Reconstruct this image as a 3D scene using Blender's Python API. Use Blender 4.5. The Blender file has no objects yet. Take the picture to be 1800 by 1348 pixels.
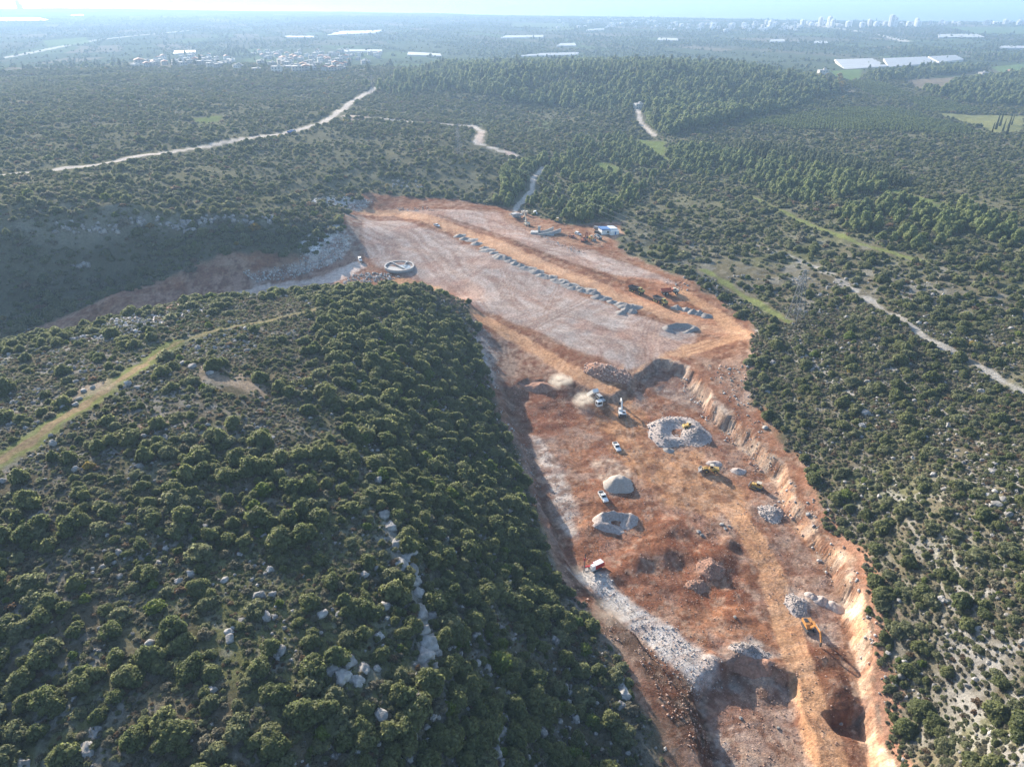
import bpy, math, random
import numpy as np
from mathutils import Vector, Matrix, Euler

# ------------------------------------------------------------------ camera, light, sky
SC = bpy.context.scene
COL = SC.collection
random.seed(11)
RNG = np.random.default_rng(11)
R = math.radians
CAM_H = 150.0            # camera height above the quarry floor, metres
FPX = 1227.0             # focal length for a frame 1800 wide
PITCH = R(29.2)
SUN_EL, SUN_AZ = R(18.5), R(-34.0)     # azimuth from +Y, negative to the left

cam_d = bpy.data.cameras.new('camera')
cam = bpy.data.objects.new('camera', cam_d)
COL.objects.link(cam)
cam.location = (0, 0, CAM_H)
cam.rotation_euler = (R(90) - PITCH, 0, 0)
cam_d.sensor_width = 36
cam_d.lens = FPX * 36 / 1800
cam_d.clip_start = 1
cam_d.clip_end = 90000
SC.camera = cam

world = bpy.data.worlds.new('World')
SC.world = world
world.use_nodes = True
wn = world.node_tree.nodes
wl = world.node_tree.links
bg = wn['Background']
sky = wn.new('ShaderNodeTexSky')
sky.sky_type = 'NISHITA'
sky.sun_disc = False
sky.sun_elevation = SUN_EL
sky.sun_rotation = SUN_AZ
sky.air_density = 1.0
sky.dust_density = 1.0
sky.ozone_density = 1.5
wl.new(sky.outputs[0], bg.inputs[0])
bg.inputs[1].default_value = 0.13

sun_d = bpy.data.lights.new('sun', 'SUN')
sun = bpy.data.objects.new('sun', sun_d)
COL.objects.link(sun)
sun_d.energy = 5.0
sun_d.angle = R(0.55)
sun_d.color = (1.0, 0.89, 0.75)
sun_dir = Vector((math.sin(SUN_AZ) * math.cos(SUN_EL), math.cos(SUN_AZ) * math.cos(SUN_EL), math.sin(SUN_EL)))
sun.rotation_euler = sun_dir.to_track_quat('Z', 'Y').to_euler()

SC.view_settings.view_transform = 'Standard'
SC.view_settings.look = 'None'
SC.view_settings.gamma = 1.0
SC.view_settings.use_curve_mapping = False
SC.view_settings.exposure = 1.36
cy = SC.cycles
cy.use_denoising = True
cy.max_bounces = 5
cy.diffuse_bounces = 2
cy.glossy_bounces = 1
cy.transmission_bounces = 2
cy.transparent_max_bounces = 8
cy.volume_bounces = 1
cy.sample_clamp_indirect = 4.0
cy.use_adaptive_sampling = True
cy.adaptive_threshold = 0.02

HAZE_DENSITY = 1.6e-4

# ------------------------------------------------------------------ small maths
def _hash(xi, yi, seed):
    h = (xi.astype(np.int64) * 374761393 + yi.astype(np.int64) * 668265263 + seed * 974634777) & 0xffffffff
    h = ((h ^ (h >> 13)) * 1274126177) & 0xffffffff
    h = ((h ^ (h >> 15)) * 2246822519) & 0xffffffff
    return ((h ^ (h >> 16)) & 0xffffff) / float(0xffffff)

def vnoise(x, y, seed=0):
    x = np.asarray(x, float); y = np.asarray(y, float)
    xf = np.floor(x); yf = np.floor(y)
    u = x - xf; v = y - yf
    u = u * u * u * (u * (u * 6 - 15) + 10); v = v * v * v * (v * (v * 6 - 15) + 10)
    xi = xf.astype(np.int64); yi = yf.astype(np.int64)
    a = _hash(xi, yi, seed); b = _hash(xi + 1, yi, seed)
    c = _hash(xi, yi + 1, seed); d = _hash(xi + 1, yi + 1, seed)
    return (a + (b - a) * u) * (1 - v) + (c + (d - c) * u) * v

def fbm(x, y, scale, octaves=3, seed=0, gain=0.5):
    s = 0; amp = 1.0; tot = 0
    x = np.asarray(x, float) / scale; y = np.asarray(y, float) / scale
    for o in range(octaves):
        s = s + amp * (vnoise(x + 17.3 * o, y - 9.1 * o, seed + o) * 2 - 1)
        tot += amp
        amp *= gain
        x, y = (x * 0.8 - y * 0.6) * 2.03, (x * 0.6 + y * 0.8) * 2.03
    return s / tot * 1.5

def sstep(a, b, x):
    t = np.clip((x - a) / (b - a), 0, 1)
    return t * t * (3 - 2 * t)

def lerp(a, b, t):
    return a + (b - a) * t

def ray(px, py):
    u = (np.asarray(px, float) - 900) / FPX
    v = (674 - np.asarray(py, float)) / FPX
    cp, sp = math.cos(PITCH), math.sin(PITCH)
    return u, cp + v * sp, -sp + v * cp

def at_z(px, py, z):
    dx, dy, dz = ray(px, py)
    t = (z - CAM_H) / dz
    return dx * t, dy * t

def project(x, y, z):
    cp, sp = math.cos(PITCH), math.sin(PITCH)
    zz = z - CAM_H
    f = y * cp - zz * sp
    v = y * sp + zz * cp
    return 900 + FPX * x / f, 674 - FPX * v / f, f

def sdf_poly(P, x, y, margin=30.0):
    """signed distance to a polygon, negative inside; +margin far away"""
    P = np.asarray(P, float)
    shp = np.shape(x)
    x = np.ravel(x); y = np.ravel(y)
    out = np.full(x.shape, margin)
    lo = P.min(0) - margin; hi = P.max(0) + margin
    m = np.nonzero((x > lo[0]) & (x < hi[0]) & (y > lo[1]) & (y < hi[1]))[0]
    if len(m):
        X = x[m]; Y = y[m]
        d = np.full(X.shape, 1e18); ins = np.zeros(X.shape, bool)
        n = len(P)
        for i in range(n):
            a = P[i]; b = P[(i + 1) % n]
            e = b - a
            wx = X - a[0]; wy = Y - a[1]
            t = np.clip((wx * e[0] + wy * e[1]) / (e @ e + 1e-12), 0, 1)
            d = np.minimum(d, (wx - e[0] * t) ** 2 + (wy - e[1] * t) ** 2)
            if a[1] != b[1]:
                c = ((a[1] > Y) != (b[1] > Y)) & (X < (b[0] - a[0]) * (Y - a[1]) / (b[1] - a[1]) + a[0])
                ins ^= c
        d = np.sqrt(d)
        out[m] = np.minimum(np.where(ins, -d, d), margin)
    return out.reshape(shp)

def dist_line(P, x, y, margin=30.0):
    P = np.asarray(P, float)
    shp = np.shape(x)
    x = np.ravel(x); y = np.ravel(y)
    out = np.full(x.shape, margin)
    lo = P.min(0) - margin; hi = P.max(0) + margin
    m = np.nonzero((x > lo[0]) & (x < hi[0]) & (y > lo[1]) & (y < hi[1]))[0]
    if len(m):
        X = x[m]; Y = y[m]
        d = np.full(X.shape, 1e18)
        for a, b in zip(P[:-1], P[1:]):
            e = b - a
            wx = X - a[0]; wy = Y - a[1]
            t = np.clip((wx * e[0] + wy * e[1]) / (e @ e + 1e-12), 0, 1)
            d = np.minimum(d, (wx - e[0] * t) ** 2 + (wy - e[1] * t) ** 2)
        out[m] = np.minimum(np.sqrt(d), margin)
    return out.reshape(shp)

# ------------------------------------------------------------------ lie of the land
# survey points: where each is seen from the camera station, and its height above the quarry floor
SURVEY = [
 # foreground hill
 (-150,640,34),(0,612,36),(100,600,35),(220,565,35),(350,650,42),(330,527,34),(470,514,31),(560,508,29),(660,502,25),(740,502,20),(800,518,14),(833,548,8.5),
 (0,810,44),(200,720,43.5),(0,1000,42),(200,1100,40),(0,1340,38),(-200,1000,42),(-200,1340,37),(400,1000,40),(600,700,35),(500,600,37),(620,560,32),
 (560,800,38),(650,900,36.5),(690,1000,34.5),(735,1180,32),(755,1348,28),(500,1340,36),(300,850,42.5),
 (730,640,26),(750,750,24),(790,850,21),(870,1000,18),(940,1200,14),(1000,1348,10),(850,640,7.5),(875,720,4.8),(910,800,3.9),(945,890,3.8),(985,990,4.2),
 (1060,1100,6),(1150,1200,5.5),(1205,1300,4),(760,560,18),(800,620,15),(840,760,14),(890,900,14),(240,620,38.5),(420,560,36),
 # far flank of the foreground hill, hidden from the camera
 (100,520,6),(200,500,5),(-100,540,8),
 # pit and its surroundings
 (1350,1348,1),(1300,1000,2),(1200,850,2),(1100,760,2),(1040,720,2.5),(1000,700,3),(950,665,3.5),(905,670,4),(1080,690,2.5),(1120,660,4.5),(1440,1400,2),(1200,1420,2),
 # gravel pad
 (1150,600,7),(1000,540,8),(850,480,8.5),(700,430,8.5),(650,390,10),(640,370,11),(1310,592,9),(1230,640,7),(1150,500,10),(1050,480,10.5),(900,425,12),(760,378,12.5),(620,480,5),(1220,560,8.6),(960,600,6),(880,570,7),(1060,640,6),(1180,640,6.5),(1250,690,7),
 (900,620,3.5),(700,520,6),(780,530,6),
 # side valley on the left
 (560,480,4),(500,495,3),(400,520,3),(300,550,3),(200,580,4),(120,595,4),
 (600,455,8),(540,455,9),(400,478,11),(200,515,11),(80,570,7),(0,600,9),(600,378,18),(560,385,22),(480,388,26),(400,392,28.5),(200,402,32),(0,425,34),(-200,450,36),
 (560,350,20),(640,350,15),(690,345,14),
 # plateau beyond
 (0,308,40),(-300,320,40),(150,293,39),(0,220,44),(-300,230,44),(300,270,36),(510,234,30),(420,330,33),(300,350,36),(600,300,24),(660,155,18),(400,190,34),(200,150,28),(0,130,22),(-300,140,22),(500,160,22),
 (300,112,12),(500,110,16),(650,118,6),(420,90,-6),(600,180,20),
 # wadi and camp
 (700,340,14),(780,355,11.5),(860,365,10),(900,380,10),(930,395,10),(1000,415,10),(1070,405,10),(960,380,9.5),(900,330,9),(1000,350,6),(1060,370,8),(940,300,6),(1000,270,2),(1100,235,0),(850,245,15),(750,280,22),(650,200,22),(750,200,12),(850,200,4),(950,215,0),(720,165,12),
 # wooded hill
 (1100,128,30),(1000,130,30),(1200,130,30),(1120,200,6),(1000,185,4),(850,125,20),(760,140,14),(1320,132,24),(1420,145,10),(1470,165,-2),(1300,195,2),(1100,104,-16),(900,104,-18),(1300,104,-18),(700,120,0),
 # right hand hillside
 (1400,230,4),(1750,250,4),(2000,260,4),(1600,200,-6),(1800,190,-8),(1500,330,13),(1300,262,5),(1800,400,22),(2050,420,26),(1500,420,18),(1200,310,6),(1300,380,13),(1150,400,10),(1110,445,10),(1200,492,11.5),(1330,585,12),(1400,520,16),(1600,600,23),(1800,620,28),(2050,640,33),(1480,700,16),(1345,690,8.5),(1350,740,7.5),(1420,820,7),(1440,900,5.6),(1800,850,28),(2050,880,33),(1600,900,19),(1500,950,5.8),(1800,1100,25),(1650,1150,12.5),(1590,1200,5.4),(1800,1340,23),(1640,1340,6.2),(1700,500,25),(1980,1150,30),(1980,1400,28),
 (1700,330,14),(1280,520,11),(1250,470,12),
]
FAR = [(-3200,3000,-14),(-1500,2900,-18),(0,2600,-20),(1500,2600,-20),(3000,2600,-20),(-5000,6000,-20),(0,5000,-22),(4000,5000,-22),(-800,2300,-14),(700,2300,-20),(1800,1600,-16),(-2600,1700,10),(-1900,1000,32),(-1500,500,36),(1500,700,30),(1300,300,36),(-900,200,36),(700,60,30),(-500,0,34),(300,0,8),(0,0,24),(0,-200,26),(-900,-200,32),(900,-200,34),(1500,1100,8)]
_S = np.array(SURVEY, float)
_sx, _sy = at_z(_S[:, 0], _S[:, 1], _S[:, 2])
_P = np.concatenate([np.stack([_sx, _sy, _S[:, 2]], 1), np.array(FAR, float)])
_C = 12.0
def _phi(r2):
    return np.sqrt(r2 + _C * _C)
_n = len(_P)
_A = np.zeros((_n + 3, _n + 3))
_d2 = (_P[:, None, 0] - _P[None, :, 0]) ** 2 + (_P[:, None, 1] - _P[None, :, 1]) ** 2
_A[:_n, :_n] = _phi(_d2) - np.eye(_n) * 1.5
_A[:_n, _n] = 1; _A[:_n, _n + 1] = _P[:, 0] / 1000; _A[:_n, _n + 2] = _P[:, 1] / 1000
_A[_n:, :_n] = _A[:_n, _n:].T
_w = np.linalg.solve(_A, np.concatenate([_P[:, 2], [0, 0, 0]]))

def base_h(x, y):
    shp = np.shape(x)
    x = np.ravel(np.asarray(x, float)); y = np.ravel(np.asarray(y, float))
    h = np.empty(x.shape)
    for i in range(0, len(x), 100000):
        X = x[i:i + 100000]; Y = y[i:i + 100000]
        a = np.full(X.shape, _w[_n]) + _w[_n + 1] * X / 1000 + _w[_n + 2] * Y / 1000
        for k in range(_n):
            a += _w[k] * np.sqrt((X - _P[k, 0]) ** 2 + (Y - _P[k, 1]) ** 2 + _C * _C)
        h[i:i + 100000] = a
    r = np.hypot(x, y)
    k = sstep(1700, 3000, r)
    h = h * (1 - k) + (-21.0) * k
    return h.reshape(shp)

def poly_z(pts, z):
    p = np.array(pts, float)
    x, y = at_z(p[:, 0], p[:, 1], z)
    return np.stack([x, y], 1)

PIT = poly_z([(893,692),(930,670),(985,672),(1030,690),(1075,702),(1108,692),(1122,668),(1155,650),(1195,660),(1238,708),(1283,758),(1333,805),(1366,835),(1382,885),(1422,940),(1472,998),(1484,1065),(1498,1135),(1514,1225),(1524,1300),(1540,1420),(1280,1420),(1240,1290),(1222,1225),(1180,1175),(1120,1115),(1060,1065),(1003,1005),(983,950),(958,890),(933,800),(905,745)], 2.5)
BENCH = poly_z([(1222,1228),(1240,1195),(1290,1172),(1330,1175),(1352,1190),(1392,1200),(1400,1240),(1430,1330),(1445,1430),(1270,1430),(1240,1300)], -2.0)
HOLE = poly_z([(1452,1262),(1495,1250),(1532,1252),(1544,1285),(1525,1305),(1475,1290)], -1.5)
DIST = poly_z([(615,380),(650,362),(800,362),(880,372),(1000,405),(1090,400),(1070,430),(1110,462),(1190,500),(1260,540),(1320,590),(1318,640),(1310,700),(1345,745),(1400,810),(1425,870),(1462,930),(1500,1010),(1515,1080),(1530,1200),(1544,1300),(1560,1420),(1200,1420),(1180,1300),(1110,1200),(1050,1110),(985,1000),(955,900),(925,800),(880,740),(850,640),(828,550),(745,506),(640,500),(560,500),(400,530),(250,570),(90,605),(45,586),(200,528),(400,480),(560,458),(605,432)], 6.0)
CLIFF = poly_z([(60,425),(200,398),(320,392),(400,385),(480,383)], 29)
OUT1 = poly_z([(655,900),(690,960),(700,1030),(738,1080),(752,1130),(745,1190)], 34)

def hills(x, y):
    h = base_h(x, y)
    sd = sdf_poly(DIST, x, y, 40.0)
    wild = sstep(0, 14, sd)
    r = np.hypot(x, y)
    n = 1.3 * fbm(x, y, 55, 3, 5) + 0.45 * fbm(x, y, 13, 3, 9)
    far = sstep(700, 2500, r)
    h = h + n * wild * (1 - far * 0.6) + (1 - wild) * 0.16 * fbm(x, y, 9, 3, 21)
    h = h + wild * sstep(300, 600, r) * (1 - sstep(1500, 2600, r)) * 3.0 * fbm(x, y, 160, 3, 33)
    # limestone ledges following the contours
    ph = h / 2.6 + 0.8 * fbm(x, y, 30, 3, 51)
    fr = ph - np.floor(ph)
    led = (sstep(0.62, 0.86, fr) - fr)
    h = h + led * 0.55 * wild * (1 - sstep(500, 900, r)) * sstep(0.0, 0.5, fbm(x, y, 28, 3, 77))
    # the rock faces the photograph shows
    dc = dist_line(CLIFF, x, y, 30)
    h = h + 2.6 * sstep(13, 0, dc) * sstep(-0.5, 0.3, fbm(x, y, 22, 3, 88))
    do = dist_line(OUT1, x, y, 30)
    h = h + 0.9 * sstep(9, 0, do)
    return h, wild

def floor_h(x, y):
    f = 0.3 + 0.5 * fbm(x, y, 24, 3, 101) + 0.22 * fbm(x, y, 5, 3, 105)
    f = f + sstep(190, 110, y) * -1.2 + 3.8 * sstep(238, 288, y)
    return f

BUMPS = []   # (x, y, radius, height, power)
def bump(px, py, z, rad, hgt, p=1.0):
    x, y = at_z(px, py, z)
    BUMPS.append((float(x), float(y), rad, hgt, p))

def height(x, y):
    h, wild = hills(x, y)
    sd = sdf_poly(PIT, x, y, 40.0)
    near = sd < 30
    rough = 1.5 * fbm(x, y, 17, 3, 131) + 0.8 * fbm(x, y, 5, 3, 137)
    k = np.clip((sd + rough * sstep(-9, -1, sd) + 0.4) / 2.6, 0, 1)
    kn = k * 3.2 + 0.5 * fbm(x, y, 6, 2, 138)
    kt = np.clip((np.floor(kn) + sstep(0.25, 0.75, kn - np.floor(kn))) / 3.2, 0, 1)
    k = np.where((k > 0) & (k < 1), lerp(k, kt, 0.75), k)
    k = k + 0.16 * (sstep(0.35, 0.5, k) - sstep(0.5, 0.75, k)) * fbm(x, y, 11, 2, 139)
    f = floor_h(x, y)
    sb = sdf_poly(BENCH, x, y, 20.0)
    f = f - 2.7 * sstep(1.2, -1.4, sb + 0.7 * fbm(x, y, 6, 2, 141))
    so = sdf_poly(HOLE, x, y, 20.0)
    f = f - 3.8 * sstep(1.0, -1.6, so + 0.5 * fbm(x, y, 4, 2, 143))
    for bx, by, rad, hg, p in BUMPS:
        d = np.hypot(x - bx, y - by) * (1 + 0.25 * fbm(x, y, rad, 2, int(abs(bx) * 7)))
        f = f + hg * sstep(rad, 0, d) ** p
    return np.where(near, f + (h - f) * k, h)

bump(950,668,1,9,2.6); bump(905,690,1,6,2.0); bump(985,668,1,6,1.8)
bump(1280,955,0,4,1.6); bump(1250,985,0,9,1.6); bump(1245,1035,0,7,-1.2); bump(1200,1000,0,10,-1.0)
bump(1180,930,0,7,1.2); bump(1120,985,0,8,1.3); bump(1075,1010,0,6,1.0)
bump(1300,1150,0,6,2.0); bump(1345,1180,0,7,2.2); bump(1255,1160,0,5,1.6)
bump(1440,1160,0,9,1.2); bump(1470,1210,0,7,1.4); bump(1420,1060,0,6,0.9)
bump(1160,965,0,8,1.0); bump(1290,1080,0,6,0.9); bump(1040,930,0,5,1.0); bump(1030,1040,1,6,1.5)

# the land is sampled on a fan whose cells grow with distance
TH0, TH1, NTH = R(-60), R(60), 900
def _rows():
    a = 42 * np.exp(np.linspace(0, math.log(650 / 42.0), 760))
    b = 650 * np.exp(np.linspace(0, math.log(12000 / 650.0), 215))[1:]
    return np.concatenate([a, b])
ROWS = _rows()
TH = np.linspace(TH0, TH1, NTH)
GX = (ROWS[:, None] * np.sin(TH)[None, :])
GY = (ROWS[:, None] * np.cos(TH)[None, :])
GZ = height(GX, GY)

# coastline: the plain ends along this line and the sea bed drops away
COAST = np.array([at_z(px, py, -24) for px, py in [(-900,14),(-300,13.5),(0,14),(200,15.5),(400,19.5),(600,21),(800,25),(1000,29),(1200,32),(1400,36),(1600,38),(1800,39),(2400,40)]])
def coast_y(x):
    return np.interp(x, COAST[:, 0], COAST[:, 1])
sea_gap = GY - coast_y(GX) + 120 * fbm(GX, GY, 700, 3, 15)
GZ = np.where(GY > 2500, GZ - 9 * sstep(-100, 150, sea_gap), GZ)

def hz(x, y):
    """height of the built land, read back from the fan"""
    x = np.asarray(x, float); y = np.asarray(y, float)
    r = np.clip(np.hypot(x, y), ROWS[0], ROWS[-1] * 0.999)
    th = np.clip(np.arctan2(x, y), TH0, TH1 - 1e-9)
    ft = (th - TH0) / (TH1 - TH0) * (NTH - 1)
    fr = np.interp(r, ROWS, np.arange(len(ROWS)))
    i = np.clip(fr.astype(int), 0, len(ROWS) - 2); j = np.clip(ft.astype(int), 0, NTH - 2)
    a = fr - i; b = ft - j
    return (GZ[i, j] * (1 - b) + GZ[i, j + 1] * b) * (1 - a) + (GZ[i + 1, j] * (1 - b) + GZ[i + 1, j + 1] * b) * a

def ground(px, py):
    """the point of the land that the camera station sees at a photo coordinate"""
    px = np.atleast_1d(np.asarray(px, float)); py = np.atleast_1d(np.asarray(py, float))
    dx, dy, dz = ray(px, py)
    ts = 40 * np.exp(np.linspace(0, math.log(9000 / 40.0), 900))
    t = np.full(px.shape, ts[-1]); done = np.zeros(px.shape, bool); prev = np.full(px.shape, ts[0])
    for s in ts:
        below = (CAM_H + dz * s) < hz(dx * s, dy * s)
        new = below & ~done
        t[new] = s; done |= new
        prev = np.where(done, prev, s)
        if done.all():
            break
    lo = prev; hi = t
    for _ in range(18):
        m = (lo + hi) / 2
        b = (CAM_H + dz * m) < hz(dx * m, dy * m)
        hi = np.where(b, m, hi); lo = np.where(b, lo, m)
    return dx * hi, dy * hi, CAM_H + dz * hi

def gpoly(pts):
    p = np.array(pts, float)
    x, y, z = ground(p[:, 0], p[:, 1])
    return np.stack([x, y], 1)

def g1(px, py):
    x, y, z = ground(px, py)
    return float(x[0]), float(y[0]), float(z[0])
# ------------------------------------------------------------------ object helpers
def tag(o, label=None, cat=None, group=None, kind=None):
    if label: o['label'] = label
    if cat: o['category'] = cat
    if group: o['group'] = group
    if kind: o['kind'] = kind
    return o

def link(o, parent=None):
    COL.objects.link(o)
    if parent is not None:
        o.parent = parent
    return o

def empty(name, loc, rot=(0, 0, 0), scale=1.0):
    o = bpy.data.objects.new(name, None)
    o.empty_display_size = 0.5
    o.location = loc; o.rotation_euler = rot; o.scale = (scale,) * 3
    return link(o)

def mesh_np(name, V, Fq, mat=None, smooth=False):
    """mesh from numpy vertices and equal-sided faces"""
    me = bpy.data.meshes.new(name)
    V = np.asarray(V, np.float32); Fq = np.asarray(Fq, np.int32)
    k = Fq.shape[1]
    me.vertices.add(len(V)); me.vertices.foreach_set('co', V.ravel())
    me.loops.add(Fq.size); me.loops.foreach_set('vertex_index', Fq.ravel())
    me.polygons.add(len(Fq))
    me.polygons.foreach_set('loop_start', np.arange(0, Fq.size, k, dtype=np.int32))
    try:
        me.polygons.foreach_set('loop_total', np.full(len(Fq), k, np.int32))
    except Exception:
        pass
    if smooth:
        me.polygons.foreach_set('use_smooth', np.ones(len(Fq), bool))
    me.update(calc_edges=True)
    if mat: me.materials.append(mat)
    return me

# ------------------------------------------------------------------ materials
def new_mat(name):
    m = bpy.data.materials.new(name)
    m.use_nodes = True
    nt = m.node_tree
    return m, nt, nt.nodes['Principled BSDF']

def ramp2(nt, src, a, b, lo, hi):
    r = nt.nodes.new('ShaderNodeMapRange')
    r.inputs['From Min'].default_value = a; r.inputs['From Max'].default_value = b
    r.inputs['To Min'].default_value = lo; r.inputs['To Max'].default_value = hi
    nt.links.new(src, r.inputs['Value'])
    return r.outputs['Result']

def mulcol(nt, col, fac):
    v = nt.nodes.new('ShaderNodeVectorMath'); v.operation = 'SCALE'
    nt.links.new(col, v.inputs[0]); nt.links.new(fac, v.inputs['Scale'])
    return v.outputs[0]

def noise(nt, vec, scale, detail=3, rough=0.55):
    n = nt.nodes.new('ShaderNodeTexNoise')
    n.inputs['Scale'].default_value = scale; n.inputs['Detail'].default_value = detail
    n.inputs['Roughness'].default_value = rough
    nt.links.new(vec, n.inputs['Vector'])
    return n.outputs['Fac']

def land_material():
    m, nt, b = new_mat('soil_and_rock')
    at = nt.nodes.new('ShaderNodeAttribute'); at.attribute_name = 'earth'
    geo = nt.nodes.new('ShaderNodeNewGeometry')
    pos = geo.outputs['Position']
    f1 = ramp2(nt, noise(nt, pos, 0.9, 4, 0.65), 0.28, 0.72, 0.62, 1.38)
    f2 = ramp2(nt, noise(nt, pos, 4.5, 3, 0.7), 0.25, 0.75, 0.66, 1.34)
    f3 = ramp2(nt, noise(nt, pos, 0.07, 3), 0.3, 0.7, 0.86, 1.14)
    c = mulcol(nt, mulcol(nt, mulcol(nt, at.outputs['Color'], f1), f2), f3)
    nt.links.new(c, b.inputs['Base Color'])
    b.inputs['Roughness'].default_value = 0.95
    b.inputs['Specular IOR Level'].default_value = 0.0
    bp = nt.nodes.new('ShaderNodeBump'); bp.inputs['Strength'].default_value = 0.7; bp.inputs['Distance'].default_value = 0.5
    nt.links.new(noise(nt, pos, 1.6, 5, 0.7), bp.inputs['Height'])
    nt.links.new(bp.outputs[0], b.inputs['Normal'])
    return m

def simple_mat(name, col, rough=0.7, var=0.12, scale=3.0, metal=0.0, spec=0.4, bump=0.0, rnd=0.0):
    m, nt, b = new_mat(name)
    tc = nt.nodes.new('ShaderNodeTexCoord')
    rgb = nt.nodes.new('ShaderNodeRGB'); rgb.outputs[0].default_value = (*col, 1)
    f = ramp2(nt, noise(nt, tc.outputs['Object'], scale, 3), 0.3, 0.7, 1 - var, 1 + var)
    c = mulcol(nt, rgb.outputs[0], f)
    if rnd:
        oi = nt.nodes.new('ShaderNodeObjectInfo')
        c = mulcol(nt, c, ramp2(nt, oi.outputs['Random'], 0, 1, 1 - rnd, 1 + rnd))
    nt.links.new(c, b.inputs['Base Color'])
    b.inputs['Roughness'].default_value = rough
    b.inputs['Metallic'].default_value = metal
    b.inputs['Specular IOR Level'].default_value = spec
    if bump:
        bp = nt.nodes.new('ShaderNodeBump'); bp.inputs['Strength'].default_value = bump; bp.inputs['Distance'].default_value = 0.3
        nt.links.new(noise(nt, tc.outputs['Object'], scale * 1.5, 4, 0.65), bp.inputs['Height'])
        nt.links.new(bp.outputs[0], b.inputs['Normal'])
    return m

# ------------------------------------------------------------------ colours of the land
X = GX; Y = GY; Z = GZ
RR = np.hypot(X, Y)
shape = X.shape
def N(scale, o=3, seed=0): return fbm(X, Y, scale, o, seed)
C = np.zeros(shape + (3,))
def fill(mask, col):
    global C
    col = np.asarray(col, float)
    C = C * (1 - mask[..., None]) + col * mask[..., None]

n60, n15, n4, n200 = N(60, 3, 201), N(15, 3, 205), N(4, 2, 209), N(220, 3, 213)
SOIL = (0.098, 0.085, 0.058); STONY = (0.215, 0.205, 0.185); GRASS = (0.105, 0.125, 0.042); DRY = (0.145, 0.128, 0.085); OLIVE = (0.125, 0.122, 0.075)
C[:] = SOIL
fill(sstep(-0.1, 0.5, n15) * 0.7, DRY)
fill(sstep(0.0, 0.6, N(30, 3, 217)) * 0.5, GRASS)
fill(sstep(0.15, 0.6, N(9, 3, 219) + 0.5 * n60) * np.where((X > 55) & (Y < 230), 0.35, 0.7), STONY)
fill(sstep(0.2, 0.5, n4) * 0.35, STONY)
gy, gx = np.gradient(Z)
dr = np.gradient(ROWS)[:, None]
slope = np.hypot(gy / dr, gx / (RR * (TH[1] - TH[0])))
fill(sstep(0.62, 1.0, slope + 0.3 * n4) * 0.6 * sstep(10, 18, sdf_poly(DIST, X, Y, 40)), (0.27, 0.26, 0.245))
fill(sstep(300, 560, RR) * 0.85, OLIVE)
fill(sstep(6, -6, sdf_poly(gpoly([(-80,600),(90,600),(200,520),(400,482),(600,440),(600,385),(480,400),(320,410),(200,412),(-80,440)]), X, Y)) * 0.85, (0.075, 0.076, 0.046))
# dark maquis floor on the steep flank of the near hill
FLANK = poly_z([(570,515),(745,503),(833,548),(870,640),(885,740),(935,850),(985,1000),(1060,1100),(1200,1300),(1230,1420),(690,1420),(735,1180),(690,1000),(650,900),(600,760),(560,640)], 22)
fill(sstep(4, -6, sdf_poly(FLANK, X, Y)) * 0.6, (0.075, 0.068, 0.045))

fill(sstep(6.5, 2.5, dist_line(OUT1, X, Y, 30) + 1.5 * n4) * sstep(-0.2, 0.4, N(6, 3, 275)) * 0.7, (0.27, 0.26, 0.245))
# far plain: a patchwork of fields
fill(sstep(900, 1250, RR) * 0.6, (0.085, 0.09, 0.055))
plain = sstep(1350, 1900, RR + 250 * n200) * (1 - sstep(-60, 0, np.where(Y > 2500, GY - coast_y(GX), -999)))
ang = 0.42
pu = (X * math.cos(ang) + Y * math.sin(ang) + 120 * N(900, 2, 231)) / 240
pv = (-X * math.sin(ang) + Y * math.cos(ang) + 120 * N(900, 2, 232)) / 330
cell = _hash(np.floor(pu).astype(np.int64), np.floor(pv).astype(np.int64), 5)
sub = _hash(np.floor(pu * 2).astype(np.int64), np.floor(pv).astype(np.int64), 9)
cell = np.where(sub > 0.5, cell, (cell * 7.3 + sub) % 1)
pal = np.array([(0.050,0.066,0.036),(0.056,0.074,0.04),(0.045,0.060,0.034),(0.065,0.078,0.044),(0.085,0.085,0.056),(0.07,0.095,0.045),(0.052,0.068,0.038),(0.075,0.078,0.05),(0.058,0.072,0.04),(0.12,0.11,0.08)])
pal = pal * np.array([1.35, 1.32, 1.3])
fc = pal[np.clip((cell * len(pal)).astype(int), 0, len(pal) - 1)]
C = C * (1 - plain[..., None]) + fc * plain[..., None]
edge = np.minimum(np.minimum(pu % 1, 1 - pu % 1) * 240, np.minimum(pv % 1, 1 - pv % 1) * 330)
fill(plain * sstep(9, 3, edge) * 0.6, (0.05, 0.06, 0.035))

REG = np.zeros(shape, np.int8)     # 0 hillside, 1 quarry, 2 pad, 3 haul road, 4 dirt road, 5 grass track, 6 field, 7 sea bed
def near_edge(d, a, b, w, rough, sc, octaves, seed):
    """a ragged edge, worked out only where the shape is near"""
    out = np.zeros(d.shape)
    i = np.nonzero(d < a + 1.7 * rough)
    out[i] = sstep(a, b, d[i] + rough * fbm(X[i], Y[i], sc, octaves, seed))
    return out
def soft(pts, w=1.5, rough=1.0, sc=6.0, seed=0, world_pts=False, margin=30.0):
    P = pts if world_pts else gpoly(pts)
    return near_edge(sdf_poly(P, X, Y, margin), w, -w, w, rough, sc, 3, 300 + seed)
def stroke(pts, half, w=0.8, rough=0.7, sc=5.0, seed=0):
    P = gpoly(pts)
    m = max(30.0, half * 3)
    return near_edge(dist_line(P, X, Y, m), half + w, half - w, w, rough, sc, 2, 400 + seed)

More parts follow.
